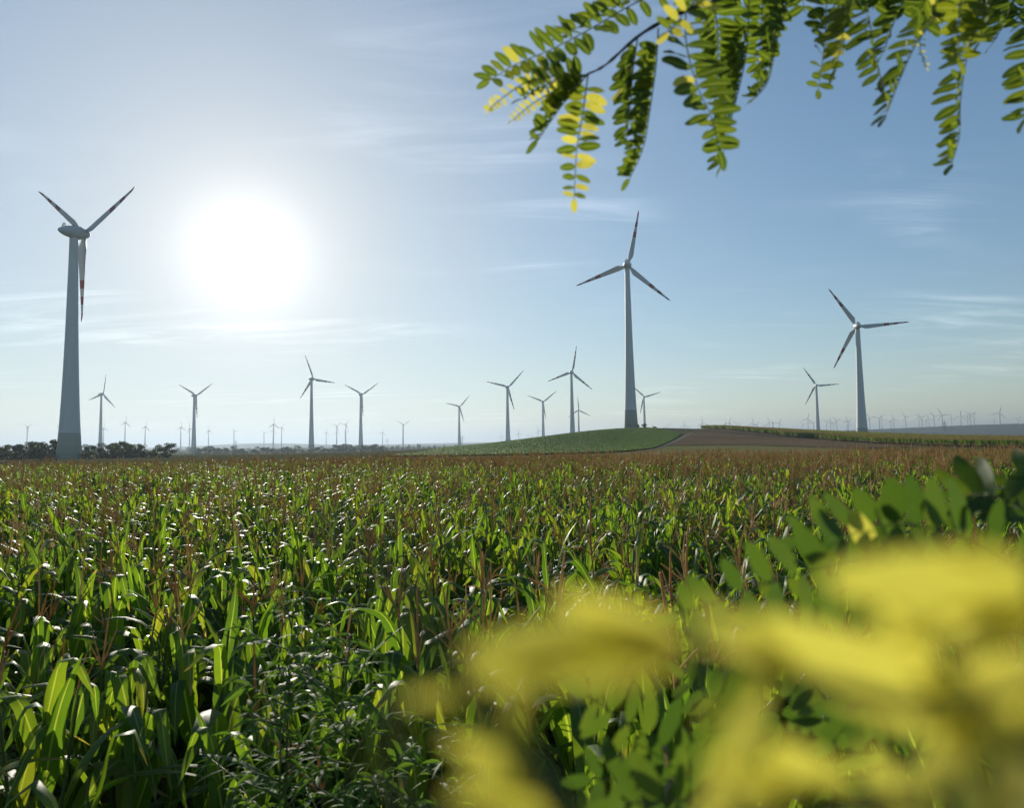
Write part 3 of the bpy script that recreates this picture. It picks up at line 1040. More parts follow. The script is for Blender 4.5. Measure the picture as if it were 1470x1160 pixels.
def scatter(name, pts, lib, n_lib, label, cat, kind='stuff', tilt=0.10):
    """one object; points carry rotation, scale and which plant, geometry nodes put the plants there"""
    me = bpy.data.meshes.new(name)
    me.from_pydata([p[:3] for p in pts], [], [])
    rot = me.attributes.new('rot', 'FLOAT_VECTOR', 'POINT')
    fl = []
    for p in pts:
        fl += [random.gauss(0, tilt), random.gauss(0, tilt), random.uniform(0, 6.283)]
    rot.data.foreach_set('vector', fl)
    sc = me.attributes.new('size', 'FLOAT', 'POINT')
    sc.data.foreach_set('value', [p[3] for p in pts])
    ix = me.attributes.new('which', 'INT', 'POINT')
    ix.data.foreach_set('value', [random.randrange(n_lib) if len(p) < 5 else p[4] for p in pts])
    o = obj(name, me)
    ng = bpy.data.node_groups.new(name, 'GeometryNodeTree')
    ng.interface.new_socket('Geometry', in_out='INPUT', socket_type='NodeSocketGeometry')
    ng.interface.new_socket('Geometry', in_out='OUTPUT', socket_type='NodeSocketGeometry')
    N, Lk = ng.nodes, ng.links
    gi, go = N.new('NodeGroupInput'), N.new('NodeGroupOutput')
    ci = N.new('GeometryNodeCollectionInfo')
    ci.inputs['Collection'].default_value = lib
    ci.inputs['Separate Children'].default_value = True
    ci.inputs['Reset Children'].default_value = True
    ip = N.new('GeometryNodeInstanceOnPoints')
    ip.inputs['Pick Instance'].default_value = True

    def attr(nm, typ):
        a = N.new('GeometryNodeInputNamedAttribute')
        a.data_type = typ
        a.inputs['Name'].default_value = nm
        return next(s for s in a.outputs if s.enabled and s.name == 'Attribute')
    er = N.new('FunctionNodeEulerToRotation')
    Lk.new(attr('rot', 'FLOAT_VECTOR'), er.inputs[0])
    Lk.new(gi.outputs[0], ip.inputs['Points'])
    Lk.new(ci.outputs[0], ip.inputs['Instance'])
    Lk.new(attr('which', 'INT'), ip.inputs['Instance Index'])
    Lk.new(er.outputs[0], ip.inputs['Rotation'])
    Lk.new(attr('size', 'FLOAT'), ip.inputs['Scale'])
    Lk.new(ip.outputs[0], go.inputs[0])
    md = o.modifiers.new('plants', 'NODES')
    md.node_group = ng
    tag(o, label, cat, kind=kind)
    return o


def field_far(x):
    """far edge of the corn field"""
    return 50 - 0.03 * x + 1.2 * math.sin(x * 0.07)


def field_points():
    pts = []
    ca, sa = math.cos(R(74)), math.sin(R(74))      # rows run slightly across the view
    row, step = 0.72, 0.18
    rnd = random.Random(3)
    n = int(130 / row)
    for i in range(-n, n):
        for j in range(-int(80 / step), int(80 / step)):
            u, v = j * step, i * row
            x, y = u * ca - v * sa, u * sa + v * ca
            if y < 1.9 or y > 55:
                continue
            if abs(x) > 0.80 * y + 2.2:
                continue
            x += rnd.gauss(0, 0.05)
            y += rnd.gauss(0, 0.05)
            if y > field_far(x) or y < 2.5 + 0.15 * math.sin(x * 2.1):
                continue
            if rnd.random() < 0.06:
                continue
            if y < 2.9 and -1.25 < x / y * 1.0 * 2.6 < -0.05:
                continue        # the weeds stand here
            big = 1.0 + 0.10 * noise.noise(Vector((x * 0.3, y * 0.3, 0))) + 0.07 * noise.noise(Vector((x * 0.9, y * 0.9, 2)))
            edge = field_far(x) - (5 + 25 * sstep(-25, 16, x))
            far = y > edge + 4 * noise.noise(Vector((x * 0.1, y * 0.1, 4)))
            pts.append((x, y, height(x, y), big * rnd.uniform(0.88, 1.10), rnd.randrange(10, 14) if far else rnd.randrange(10)))
    return pts


INV = ROT.transposed()


def project(p):
    c = INV @ (Vector(p) - CAM)
    if c.z > -0.05:
        return None
    return 735 + F * c.x / -c.z, 580 - F * c.y / -c.z


corn_pts = field_points()
# the plants that show largest stand alone; the rest of the field is one mass
cand = []
for i, p in enumerate(corn_pts):
    q = project((p[0], p[1], p[2] + 1.9 * p[3]))
    if q is None or not (-60 < q[0] < 1530 and 600 < q[1] < 1300):
        continue
    hidden = q[0] > 700 and q[1] > 905 + 0.0 * q[0]
    if hidden or (q[0] > 1020 and q[1] > 760):
        continue
    cand.append((math.hypot(p[0], p[1]), i))
cand.sort()
hero = {i for d, i in cand[:300]}
print('corn plants', len(corn_pts), 'hero reach', cand[299][0])
rest = [p for i, p in enumerate(corn_pts) if i not in hero]
scatter('corn_field', rest, LIB, 10, 'dense mass of ripening corn filling the field to its far edge', 'corn')

HERO_MESH = []
for s in range(14):
    parts = corn_parts(900 + s, 10, 12, True, 1 if s % 5 > 1 else 0)
    HERO_MESH.append([(nm, mb.mesh(nm, MATS[mt])) for nm, mb, mt in parts])
hr = random.Random(21)
front = sorted((i for i in hero if corn_pts[i][1] < 4.2), key=lambda i: corn_pts[i][0] / corn_pts[i][1])
for i in sorted(hero):
    x, y, z, s = corn_pts[i][:4]
    q = project((x, y, z + 2.0))
    side = 'left' if q[0] < 500 else ('middle' if q[0] < 960 else 'right')
    dist = 'nearest rows' if y < 4.2 else 'second band of rows'
    root = empty('corn_plant', (x, y, z))
    root.rotation_euler = (hr.gauss(0, 0.09), hr.gauss(0, 0.09), hr.uniform(0, 6.28))
    root.scale = (s, s, s)
    tag(root, 'leafy green corn plant in the %s, %s of the picture' % (dist, side), 'corn plant', 'corn plants in the %s, %s' % (dist, side))
    if i in front:
        root['label'] = 'tall green corn plant of the nearest rows, %s counted from the left edge' % ORD[front.index(i)]
    for nm, me in hr.choice(HERO_MESH):
        obj(nm, me, root)

# corn strip on the right flank of the rise, low crop on its left flank
near_e = resample(EDGE, 200)
strip = []
rs = random.Random(5)
for k in range(34000):
    f = rs.random() * 199.999
    p = near_e[int(f)].lerp(near_e[int(f) + 1], f % 1)
    x = p.x + rs.random() ** 1.8 * 95 + 0.8 * noise.noise(p * 0.2)
    y = p.y + rs.uniform(-1, 1)
    strip.append((x, y, height(x, y) + 0.1, rs.uniform(0.78, 0.95), rs.randrange(10, 14)))
for k in range(16000):
    f = rs.random() * 199.999
    p = near_e[int(f)].lerp(near_e[int(f) + 1], f % 1)
    x, y = p.x + rs.random() * 9 + 0.8 * noise.noise(p * 0.2), p.y + rs.uniform(-1, 1)
    strip.append((x, y, height(x, y) + 0.05, rs.uniform(0.78, 0.95), rs.randrange(10, 14)))
scatter('corn_strip', strip, LIB, 10, 'darker corn strip along the crest right of the farm track', 'corn')

BEET = bpy.data.collections.new('beet_library')
for i in range(5):
    rnd = random.Random(40 + i)
    mb = MB()
    for k in range(16):
        az = rnd.uniform(0, 6.28)
        L = rnd.uniform(0.35, 0.6)
        a0, a1 = rnd.uniform(0.2, 0.7), rnd.uniform(1.0, 2.0)
        corn_leaf(mb, rnd, 0.0, az, L, rnd.uniform(0.13, 0.2), a0, a1, 0.6, 0.4, 5)
    joined('beet_%02d' % i, [('leaf', mb, 'beet_leaf')], BEET)
A, B = beet_edges
bp = []
for k in range(70000):
    f = rs.random() * (len(A) - 1.001)
    t = rs.random()
    p = A[int(f)].lerp(A[int(f) + 1], f % 1).lerp(B[int(f)].lerp(B[int(f) + 1], f % 1), t)
    bp.append((p.x, p.y, height(p.x, p.y) + 0.08, rs.uniform(0.7, 1.3)))
scatter('beet_crop', bp, BEET, 5, 'low green leafy crop covering the left flank of the hill', 'crop')

# wood on the far right ridge
WOOD = bpy.data.collections.new('wood_library')
for i, (cm, tm) in enumerate(CROWNS):
    o = bpy.data.objects.new('wood_%02d' % i, cm)
    WOOD.objects.link(o)
wp = []
for k in range(9000):
    a = 0.33 + 0.55 * rs.random()
    y = 2750 + 950 * rs.random()
    x = a * y
    if noise.noise(Vector((x * 0.002, y * 0.004, 5))) < -0.25 and y < 3150:
        continue
    wp.append((x, y, height(x, y) - 1.0, rs.uniform(0.9, 1.5)))
scatter('ridge_wood', wp, WOOD, 7, 'blue-green wood covering the long far ridge on the right', 'wood', tilt=0.03)


# ------------------------------------------------------------------ weeds on the bank
def weed(px, top_py, depth, spread, n_br, label, seed):
    rnd = random.Random(seed)
    top = at(px, top_py, depth)
    g = Vector((top.x + rnd.uniform(-.08, .08), top.y, 0))
    g.z = height(g.x, g.y)
    root = empty('weed_plant', g)
    tag(root, label, 'weed', 'tall weeds on the bank before the corn')
    Hh = top.z - g.z
    axis = lambda t: Vector(((top.x - g.x) * t + 0.03 * math.sin(t * 5 + seed), 0.04 * math.sin(t * 4), Hh * t))
    mb = MB()
    mb.tube([axis(i / 8) for i in range(9)], [0.009 - 0.0008 * i for i in range(9)], 6)
    obj('stem', mb.mesh('stem', MATS['stalk']), root)
    az = rnd.uniform(0, 6)
    for k in range(n_br):
        t = 0.30 + 0.70 * (k / (n_br - 1)) ** 0.9
        az += 2.399 + rnd.uniform(-0.4, 0.4)
        L = spread * (1.12 - t) ** 0.75 * rnd.uniform(0.75, 1.15) + 0.04
        up = rnd.uniform(0.35, 0.75)
        a = axis(t)
        d = Vector((math.cos(az), math.sin(az), up)).normalized()
        pts = [a + d * L * s + Vector((0, 0, -0.25 * L * s * s + 0.35 * L * s ** 3)) for s in (0, 0.33, 0.66, 1.0)]
        tw = MB()
        tw.tube(pts, [0.0035, 0.003, 0.0022, 0.0012], 4)
        br = obj('branch', tw.mesh('branch', MATS['stalk']), root)
        fo = MB()
        nl = int(9 + L * 34)
        for j in range(nl):
            s = rnd.uniform(0.12, 1.0) if j > 4 else 1.0
            i0 = min(2, int(s * 3))
            p = pts[i0].lerp(pts[i0 + 1], s * 3 - i0 if s < 1 else 1)
            la = rnd.uniform(0, 6.28)
            ld = (d * rnd.uniform(0.2, 0.9) + Vector((math.cos(la), math.sin(la), rnd.uniform(-0.45, 0.5)))).normalized()
            ll = rnd.uniform(0.055, 0.11) * (0.75 if s == 1.0 else 1.0)
            w = ll * rnd.uniform(0.15, 0.22)
            n = 5
            path = [p + ld * ll * q / (n - 1) + Vector((0, 0, -ll * 0.35 * (q / (n - 1)) ** 2)) for q in range(n)]
            ribbon(fo, path, [w * q for q in (0.12, 0.85, 1.0, 0.6, 0.03)], ld.cross(Vector((rnd.gauss(0, .5), rnd.gauss(0, .5), 1))).normalized(), 0.3)
        obj('foliage', fo.mesh('foliage', MATS['weed_leaf']), br)


weed(428, 868, 2.45, 0.50, 50, 'tallest bushy weed with narrow pointed leaves in front of the corn', 1)
weed(492, 945, 2.35, 0.44, 42, 'bushy narrow-leaved weed close right of the tallest weed', 2)
weed(395, 1010, 2.35, 0.36, 28, 'shorter narrow-leaved weed left of the tallest weed at the bottom', 3)
weed(628, 1045, 2.40, 0.34, 30, 'small bushy weed at the bottom below the blurred pale leaf', 4)
weed(560, 1100, 2.30, 0.30, 22, 'lowest small weed at the bottom edge between two taller weeds', 5)


# ------------------------------------------------------------------ locust: leaflets on hanging feathered leaves
LUV = {}


def leaflet_mesh(seed, mat):
    rnd = random.Random(seed)
    mb = MB()
    n = 8
    path, ws = [Vector((0, -0.07, 0))], [0.02]
    bend, sway = rnd.uniform(-0.10, 0.12), rnd.uniform(-0.06, 0.06)
    for i in range(n):
        t = i / (n - 1)
        path.append(Vector((sway * t * t, t, bend * t * t + 0.02 * math.sin(t * 7 + seed))))
        ws.append(0.46 * max(0.03, math.sin(math.pi * (0.06 + 0.90 * t) ** 0.88)) ** 0.58)
    ribbon(mb, path, ws, Vector((1, 0, 0)), rnd.uniform(0.05, 0.22), 0.06, seed)
    me = mb.mesh('leaflet', MATS[mat])
    LUV[me.name] = list(mb.uv)
    return me


LEAFLETS = {m: [leaflet_mesh(i * 7 + 3, m) for i in range(5)] for m in ('locust_leaf', 'locust_yellow', 'locust_green')}


def smooth_path(P, n):
    out = []
    m = len(P)
    for i in range(n + 1):
        u = i / n * (m - 1)
        k = min(int(u), m - 2)
        f = u - k
        p0, p1, p2, p3 = P[max(k - 1, 0)], P[k], P[k + 1], P[min(k + 2, m - 1)]
        out.append(0.5 * ((2 * p1) + (p2 - p0) * f + (2 * p0 - 5 * p1 + 4 * p2 - p3) * f * f + (3 * p1 - p0 - 3 * p2 + p3) * f ** 3))
    return out


def pinnate(root, P, pairs, size, mat, toward, fold=20, start=0.14, rach=0.0011, lean=0.35, seed=0, yellow=0.0, tip=1.0, label=None, shrink=0.75, alt=None, join=False):
    """one feathered leaf: P world points of its midrib, toward: side the leaflets fold to"""
    rnd = random.Random(seed)
    base = root.matrix_world.translation if False else Vector(root.location)
    pts = smooth_path([Vector(p) for p in P], 28)
    mb = MB()
    mb.tube([p - base for p in pts], [rach * (1.3 - 0.8 * i / 28) for i in range(29)], 5)
    lf = obj('leaf', mb.mesh('leaf', MATS['green_twig']), root)
    if label:
        lf['label'] = label
    tw = Vector(toward).normalized()
    bulk = {}
    f_ = R(fold)
    n = pairs * 2 + 1
    for j in range(n):
        term = j == n - 1
        t = 1.0 if term else start + (0.985 - start) * (j // 2) / max(1, pairs - 0.4) + (0.012 if j % 2 else 0)
        t = min(t, 1.0)
        u = t * 28
        k = min(int(u), 27)
        p = pts[k].lerp(pts[k + 1], u - k)
        tan = (pts[min(k + 2, 28)] - pts[max(k - 1, 0)]).normalized()
        nn = (tw - tan * tw.dot(tan)).normalized()
        side = tan.cross(nn) * (1 if j % 2 else -1)
        ff = f_ + rnd.gauss(0, 0.16)
        if term:
            d = (tan + nn * 0.15).normalized()
        else:
            d = (side * math.cos(ff) + nn * math.sin(ff) + tan * (lean + rnd.gauss(0, 0.14)) + Vector((0, 0, rnd.gauss(-0.06, 0.08)))).normalized()
        up = nn * math.cos(ff) - side * math.sin(ff) * (0 if term else 1) + Vector((rnd.gauss(0, .22), rnd.gauss(0, .22), rnd.gauss(0, .22)))
        x = d.cross(up).normalized()
        z = x.cross(d).normalized()
        s = size * (0.72 + 0.28 * math.sin(math.pi * min(1, t * 1.1))) * (1 - (1 - shrink) * t) * rnd.uniform(0.88, 1.1)
        M = Matrix((x, d, z)).transposed().to_4x4()
        M = Matrix.Translation(p - base + d * s * 0.09) @ M @ Matrix.Diagonal((s * rnd.uniform(0.88, 1.1), s, s, 1))
        mm = mat if rnd.random() > yellow else (alt or 'locust_yellow')
        lm = rnd.choice(LEAFLETS[mm])
        if join:
            b = bulk.setdefault(mm, MB())
            b.add([M @ v.co for v in lm.vertices], [tuple(f.vertices) for f in lm.polygons], LUV[lm.name])
            continue
        o = obj('leaflet', lm, lf)
        o.matrix_basis = M
    for mm, b in bulk.items():
        o = obj('leaflets', b.mesh('leaflets', MATS[mm]), lf)
        o['kind'] = 'stuff'
    return lf


def twig(root, P, r0, r1, name, mat='dark_twig', n=7):
    base = Vector(root.location)
    pts = smooth_path([Vector(p) for p in P], 30)
    mb = MB()
    mb.tube([p - base for p in pts], [r0 + (r1 - r0) * i / 30 + 0.12 * r0 * math.sin(i * 2.7) for i in range(31)], n)
    return obj(name, mb.mesh(name, MATS[mat]), root)


LEFT_, CAMW, UP_ = (-1, -0.15, 0), (0.1, -1, 0.1), (0, -0.3, 1)
tz = height(3.1, -0.2)
tree_root = empty('locust_tree', (3.1, -0.2, tz))
tag(tree_root, 'overhanging locust branch with feathered green leaves at the upper right', 'tree')
twig(tree_root, [(3.1, -0.2, tz - 0.2), (3.02, -0.15, tz + 1.2), (2.85, 0.0, tz + 2.4), (2.7, 0.2, tz + 3.6), (2.65, 0.3, tz + 4.6)], 0.11, 0.04, 'trunk', 'bark', 12)
D = 1.2
q = lambda *p: [at(x, y, d) for x, y, d in p]
main = q((1300, -190, 1.55), (1180, -90, 1.35), (1080, -15, 1.25), (1000, 8, 1.2), (925, 45, 1.18), (870, 92, 1.16), (842, 106, 1.15))
twig(tree_root, [Vector((2.78, 0.1, tz + 3.0)), Vector((2.2, 0.6, tz + 3.25)), Vector((1.5, 1.2, tz + 3.0))] + [main[0]], 0.03, 0.009, 'branch')
twig(tree_root, main, 0.0062, 0.0014, 'twig')
twig(tree_root, [main[1]] + q((1330, -70, 1.35), (1480, -40, 1.3), (1620, -50, 1.3)), 0.006, 0.002, 'twig')
LF = [  # path, pairs, leaflet length, fold direction, fold, yellow share, mat
    (q((1010, -40, 1.24), (915, 2, 1.2), (847, 41, 1.17), (792, 70, 1.15), (740, 92, 1.13), (703, 115, 1.12)), 13, 0.042, (0.1, -1, 0.25), 14, 0.10, 'locust_leaf'),
    (q((1040, -60, 1.30), (940, -20, 1.28), (860, 22, 1.26), (800, 55, 1.25)), 9, 0.042, (-0.4, -0.8, .6), 25, 0.0, 'locust_leaf'),
    (q((842, 107, 1.15), (800, 108, 1.13), (755, 118, 1.12), (715, 145, 1.11), (702, 157, 1.11)), 10, 0.017, CAMW, 15, 1.0, 'locust_leaf'),
    (q((842, 107, 1.15), (805, 125, 1.13), (765, 148, 1.12), (736, 172, 1.12)), 9, 0.017, CAMW, 20, 1.0, 'locust_leaf'),
    (q((842, 108, 1.15), (822, 132, 1.14), (800, 160, 1.14), (772, 202, 1.13)), 9, 0.040, LEFT_, 45, 0.08, 'locust_leaf'),
    (q((846, 106, 1.16), (810, 112, 1.17), (775, 125, 1.18), (752, 140, 1.18)), 7, 0.036, (-0.3, -1, 0.5), 25, 0.1, 'locust_leaf'),
    (q((844, 108, 1.15), (837, 160, 1.14), (828, 215, 1.13), (824, 285, 1.12)), 10, 0.034, CAMW, 22, 0.5, 'locust_leaf'),
    (q((945, 40, 1.19), (942, 90, 1.18), (934, 150, 1.17), (924, 210, 1.16), (904, 256, 1.15)), 13, 0.038, LEFT_, 62, 0.02, 'locust_leaf'),
    (q((915, 55, 1.18), (909, 100, 1.2), (905, 150, 1.2), (899, 205, 1.2)), 10, 0.036, LEFT_, 40, 0.14, 'locust_leaf'),
    (q((985, 8, 1.2), (985, 60, 1.12), (1000, 120, 1.08), (1022, 170, 1.05), (1032, 215, 1.05)), 10, 0.045, CAMW, 22, 0.06, 'locust_leaf'),
    (q((1075, 0, 1.25), (1072, 70, 1.22), (1060, 130, 1.2), (1046, 185, 1.18), (1036, 235, 1.17)), 12, 0.042, LEFT_, 50, 0.03, 'locust_leaf'),
    (q((1020, -15, 1.2), (1030, 40, 1.22), (1030, 90, 1.25), (1028, 140, 1.25)), 10, 0.042, CAMW, 15, 0.08, 'locust_leaf'),
    (q((1060, -40, 1.15), (1010, -10, 1.05), (985, 15, 1.0), (960, 45, 1.0)), 5, 0.036, CAMW, 20, 0.7, 'locust_leaf'),
    (q((1140, -60, 1.3), (1128, 10, 1.27), (1114, 65, 1.25), (1103, 115, 1.22), (1085, 140, 1.2)), 11, 0.040, LEFT_, 50, 0.0, 'locust_leaf'),
    (q((1100, -60, 1.3), (1095, 0, 1.3), (1092, 50, 1.3), (1088, 95, 1.3)), 9, 0.042, CAMW, 15, 0.05, 'locust_leaf'),
    (q((1195, -60, 1.25), (1187, 0, 1.2), (1184, 60, 1.18), (1175, 128, 1.16)), 9, 0.040, CAMW, 25, 0.40, 'locust_leaf'),
    (q((1230, -60, 1.15), (1222, 0, 1.1), (1210, 50, 1.1), (1200, 95, 1.1)), 8, 0.040, LEFT_, 30, 0.0, 'locust_leaf'),
    (q((1255, -70, 1.2), (1246, 0, 1.18), (1252, 50, 1.15), (1264, 110, 1.13)), 9, 0.042, LEFT_, 50, 0.02, 'locust_leaf'),
    (q((1370, -60, 1.2), (1345, 8, 1.18), (1310, 72, 1.15), (1286, 128, 1.12), (1271, 168, 1.1)), 11, 0.040, LEFT_, 40, 0.03, 'locust_leaf'),
    (q((1320, -60, 1.3), (1300, -5, 1.3), (1280, 40, 1.3), (1268, 75, 1.3)), 9, 0.038, LEFT_, 30, 0.0, 'locust_leaf'),
    (q((1362, -10, 1.15), (1340, 28, 1.12), (1320, 60, 1.1), (1330, 96, 1.1)), 8, 0.011, CAMW, 15, 1.0, 'locust_leaf'),
    (q((1420, -70, 1.2), (1408, 0, 1.18), (1390, 70, 1.15), (1379, 140, 1.12), (1377, 195, 1.12), (1366, 235, 1.1)), 13, 0.038, LEFT_, 48, 0.0, 'locust_leaf'),
    (q((1390, -50, 1.1), (1380, 0, 1.05), (1375, 40, 1.05), (1378, 85, 1.05)), 7, 0.042, CAMW, 20, 0.0, 'locust_leaf'),
    (q((1440, -60, 1.3), (1425, -10, 1.28), (1412, 30, 1.26), (1405, 60, 1.25)), 8, 0.036, LEFT_, 30, 0.05, 'locust_leaf'),
    (q((1530, -70, 1.2), (1500, 0, 1.18), (1484, 60, 1.15), (1478, 120, 1.13), (1470, 170, 1.12)), 11, 0.040, LEFT_, 45, 0.0, 'locust_leaf'),
    (q((1470, -60, 1.3), (1455, -5, 1.3), (1440, 35, 1.3), (1425, 62, 1.3)), 8, 0.034, LEFT_, 35, 0.08, 'locust_leaf'),
]
for i, (P, n, s, tw_, fo, ye, mt) in enumerate(LF):
    pinnate(tree_root, P, int(n * 1.45), s * (1.22 if s > 0.03 else 1.1), mt, tw_, fo, seed=60 + i, yellow=(ye * 0.8 if ye >= 0.5 else ye * 0.25) if ye < 1 else 1, lean=0.30, join=i in (1, 3, 5, 8, 11, 12, 14, 16, 19, 20, 22, 23, 25))

# more foliage higher in the branch, above and behind the hanging leaves
fr = random.Random(77)
fo = MB()
for k in range(34):
    x0 = fr.uniform(975, 1500)
    y0, L, d0 = fr.uniform(-130, -50), fr.uniform(70, 125), fr.uniform(1.28, 1.6)
    sl = fr.uniform(-0.45, 0.1)
    pts = smooth_path([at(x0, y0, d0), at(x0 + sl * L * 0.4, y0 + L * 0.5, d0), at(x0 + sl * L, y0 + L, d0)], 16)
    fo.tube([p - Vector(tree_root.location) for p in pts], 0.0008, 4)
    for j in range(18):
        p = pts[min(15, 2 + (j // 2) * 3 // 2)]
        tan = (pts[-1] - pts[0]).normalized()
        sd = tan.cross(Vector((fr.gauss(0, .4), -1, fr.gauss(0, .4)))).normalized() * (1 if j % 2 else -1)
        d = (sd + tan * 0.3 + Vector((fr.gauss(0, .15), fr.gauss(0, .3), -0.1))).normalized()
        s = fr.uniform(0.036, 0.048)
        path = [p + d * s * t - Vector(tree_root.location) for t in (0, 0.1, 0.3, 0.55, 0.8, 0.95, 1.05)]
        ribbon(fo, path, [s * w for w in (0.04, 0.26, 0.42, 0.46, 0.36, 0.18, 0.02)], d.cross(Vector((fr.gauss(0, .3), -1, fr.gauss(0, .3)))).normalized(), 0.2)
o = obj('foliage', fo.mesh('foliage', MATS['locust_leaf']), tree_root)
o['kind'] = 'stuff'

# young locust right below the lens: yellow sprays very near, green ones a little farther
sz = height(0.75, 0.45)
shrub = empty('locust_shrub', (0.75, 0.45, sz))
tag(shrub, 'young locust with yellow and green leaves, blurred in the lower right foreground', 'shrub')
twig(shrub, [(0.75, 0.45, sz - 0.1), (0.72, 0.5, sz + 0.6), (0.66, 0.62, sz + 1.05), at(1500, 905, 0.72), at(1560, 720, 0.75)], 0.011, 0.005, 'stem', 'bark')
twig(shrub, [(0.73, 0.48, sz + 0.4), (0.45, 0.3, sz + 0.9), at(1560, 1240, 0.26), at(1530, 1060, 0.20), at(1540, 900, 0.19)], 0.006, 0.0025, 'branch', 'bark')
twig(shrub, [(0.72, 0.5, sz + 0.6), (0.6, 0.66, sz + 0.9), at(1180, 1215, 0.80), at(1080, 1165, 0.78)], 0.005, 0.002, 'branch', 'bark')
GR = [
    (q((1500, 905, .70), (1400, 800, .66), (1250, 800, .63), (1110, 835, .60), (975, 882, .58)), 10, 0.046, CAMW, 12),
    (q((1505, 840, .66), (1380, 770, .64), (1260, 752, .64), (1150, 775, .64)), 8, 0.046, CAMW, 15),
    (q((1540, 780, .74), (1450, 720, .78), (1390, 712, .82), (1330, 735, .85)), 7, 0.046, CAMW, 20),
    (q((1505, 905, .70), (1330, 850, .72), (1200, 850, .72), (1080, 880, .72)), 8, 0.046, CAMW, 20),
    (q((1560, 730, .75), (1500, 695, .8), (1440, 700, .85), (1400, 712, .9)), 6, 0.046, CAMW, 20),
    (q((1080, 1165, .78), (1010, 1120, .74), (930, 1060, .70), (845, 1000, .68)), 8, 0.048, CAMW, 10),
    (q((1080, 1165, .78), (1020, 1130, .70), (940, 1120, .66), (850, 1120, .64)), 7, 0.050, CAMW, 10),
    (q((1100, 1175, .78), (1080, 1090, .80), (1040, 1020, .82), (985, 975, .84)), 8, 0.046, CAMW, 15),
    (q((1120, 1190, .75), (1060, 1160, .60), (980, 1150, .56), (900, 1155, .55)), 6, 0.048, CAMW, 10),
    (q((1180, 1215, .80), (1200, 1100, .75), (1180, 1000, .75), (1120, 940, .75)), 8, 0.048, CAMW, 20),
    (q((1500, 905, .72), (1380, 920, .6), (1290, 960, .55), (1210, 1030, .55)), 8, 0.048, CAMW, 20),
    (q((1500, 1105, .5), (1420, 1060, .45), (1350, 1070, .42), (1280, 1110, .40)), 7, 0.046, CAMW, 20),
]
for i, (P, n, s, tw_, fo) in enumerate(GR):
    pinnate(shrub, P, int(n * 1.3), s * 1.15, 'locust_green', tw_, fo, seed=160 + i, yellow=0.01, lean=0.45)


def spray(root, P, leaflets, rach=0.0012, seed=0, dup=True):
    """feathered leaf with each leaflet given by its foot along the midrib and the point its tip reaches"""
    rnd = random.Random(seed)
    base = Vector(root.location)
    pts = smooth_path([Vector(p) for p in P], 28)
    mb = MB()
    mb.tube([p - base for p in pts], [rach * (1.3 - 0.6 * i / 28) for i in range(29)], 6)
    lf = obj('leaf', mb.mesh('leaf', MATS['green_twig']), root)
    more = []
    for t, tip, mt, wide in leaflets:
        more.append((t, tip, mt, wide * 0.66))
        if dup:
            off = Vector((rnd.gauss(0, 1), rnd.gauss(0, 0.2), rnd.gauss(0, 1))) * 0.006
            more.append((min(1.0, max(0.02, t + rnd.uniform(-0.07, 0.07))), tip + off, mt, wide * rnd.uniform(0.4, 0.55)))
    for t, tip, mt, wide in more:
        u = t * 28
        k = min(int(u), 27)
        p = pts[k].lerp(pts[k + 1], u - k)
        d = tip - p
        s = d.length / 1.08
        d.normalize()
        up = (CAM - p).normalized() + Vector((rnd.gauss(0, .25), rnd.gauss(0, .25), rnd.gauss(0, .25) + 0.3))
        x = d.cross(up).normalized()
        z = x.cross(d).normalized()
        M = Matrix.Translation(p - base + d * s * 0.07) @ Matrix((x, d, z)).transposed().to_4x4() @ Matrix.Diagonal((s * wide, s, s, 1))
        o = obj('leaflet', rnd.choice(LEAFLETS[mt]), lf)
        o.matrix_basis = M
    return lf


Y, O = 'locust_yellow', 'locust_leaf'  # olive ones stand for shadowed leaflets, the shade put into their colour
T = lambda x, y, d: at(x, y, d * 0.84)
q = lambda *p: [at(x, y, d * 0.84 if d < 0.14 else d) for x, y, d in p]
spray(shrub, q((1545, 1250, .20), (1520, 1050, .135), (1505, 930, .122), (1490, 845, .118), (1485, 805, .116)), [
    (0.97, T(1350, 800, .112), Y, 0.9), (0.78, T(1175, 842, .110), Y, 0.9), (0.70, T(1250, 925, .115), Y, 0.7), (0.62, T(1340, 900, .11), Y, 1.0),
    (0.40, T(1330, 1050, .115), Y, 0.9), (0.33, T(1290, 1130, .12), Y, 0.8), (0.86, T(1580, 830, .11), Y, 1.0),
    (0.66, T(1350, 955, .108), Y, 0.7), (0.44, T(1340, 1015, .11), Y, 0.8), (0.52, T(1600, 980, .115), Y, 0.9), (0.30, T(1400, 1080, .112), Y, 0.8), (0.22, T(1430, 1150, .115), Y, 0.9)], seed=1, dup=False)
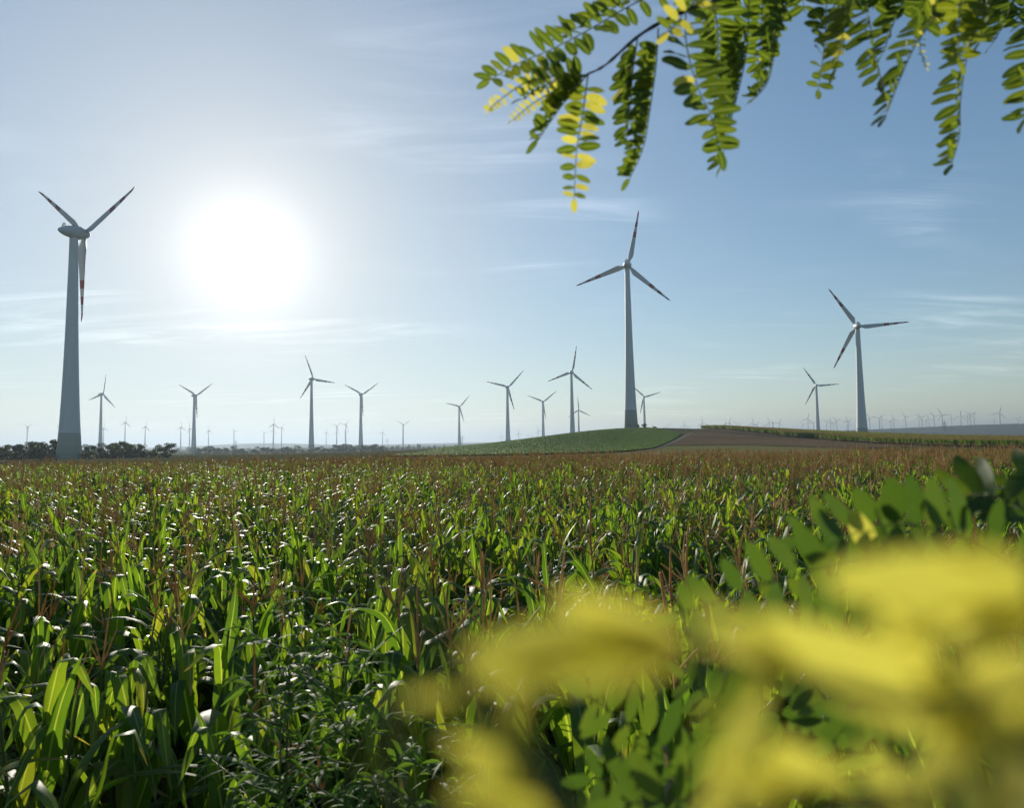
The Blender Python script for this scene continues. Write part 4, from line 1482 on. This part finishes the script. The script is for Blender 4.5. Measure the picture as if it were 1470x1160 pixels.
spray(shrub, q((1540, 1130, .15), (1400, 1040, .128), (1250, 1000, .12), (1090, 960, .115), (965, 925, .112)), [
    (0.24, T(1095, 895, .112), Y, 0.85), (0.62, T(985, 872, .112), Y, 0.8), (0.76, T(1040, 1040, .115), O, 0.8),
    (0.92, T(795, 862, .110), Y, 0.9), (1.0, T(665, 922, .108), Y, 0.95), (0.97, T(850, 985, .112), Y, 0.8), (0.70, T(1000, 1030, .115), Y, 0.7)], seed=2)
spray(shrub, q((1480, 1260, .19), (1330, 1170, .13), (1200, 1135, .12), (1120, 1125, .117)), [
    (0.55, T(1080, 1060, .113), Y, 0.8), (0.78, T(1015, 1165, .112), Y, 0.9), (1.0, T(1010, 1090, .112), Y, 0.9), (0.40, T(1230, 1075, .115), Y, 0.8), (0.30, T(1280, 1200, .12), Y, 0.9), (0.2, T(1420, 1130, .12), Y, 0.9)], seed=3)
spray(shrub, q((930, 1260, .17), (830, 1190, .125), (770, 1120, .117), (740, 1060, .115), (765, 945, .112)), [
    (0.98, T(730, 1120, .110), Y, 0.7), (0.45, T(635, 1065, .112), Y, 0.8), (0.32, T(690, 1150, .115), Y, 0.9), (0.66, T(660, 1030, .115), O, 0.6), (0.25, T(900, 1130, .12), O, 0.7)], seed=4)
spray(shrub, q((830, 1190, .125), (760, 1080, .118), (700, 1020, .115), (660, 1000, .112)), [
    (1.0, T(578, 1000, .110), Y, 0.9), (0.75, T(690, 960, .112), Y, 0.7)], rach=0.0008, seed=5, dup=False)
spray(shrub, q((760, 1120, .117), (650, 960, .105), (560, 830, .10), (440, 738, .098)), [], rach=0.0010, seed=6)
spray(shrub, q((830, 1190, .125), (640, 1200, .115), (548, 1110, .11), (575, 1010, .108)), [(0.8, T(600, 1040, .106), O, 0.4), (0.6, T(520, 1080, .106), O, 0.4)], rach=0.0011, seed=7, dup=False)


# ------------------------------------------------------------------ haze
def build_haze():
    mb = MB()
    mb.box((-27000, -27000, -14), (27000, 27000, 260))
    m, g = new_mat('haze_air')
    v = g.n('ShaderNodeVolumePrincipled')
    v.inputs['Color'].default_value = (0.45, 0.54, 0.65, 1)
    v.inputs['Density'].default_value = HAZE
    v.inputs['Anisotropy'].default_value = 0.45
    g.n('ShaderNodeOutputMaterial', None, Volume=v)
    o = obj('haze', mb.mesh('haze', m, False))
    tag(o, 'thin pale morning haze over the whole plain', 'haze', kind='stuff')


HAZE = 1.5e-4
build_haze()
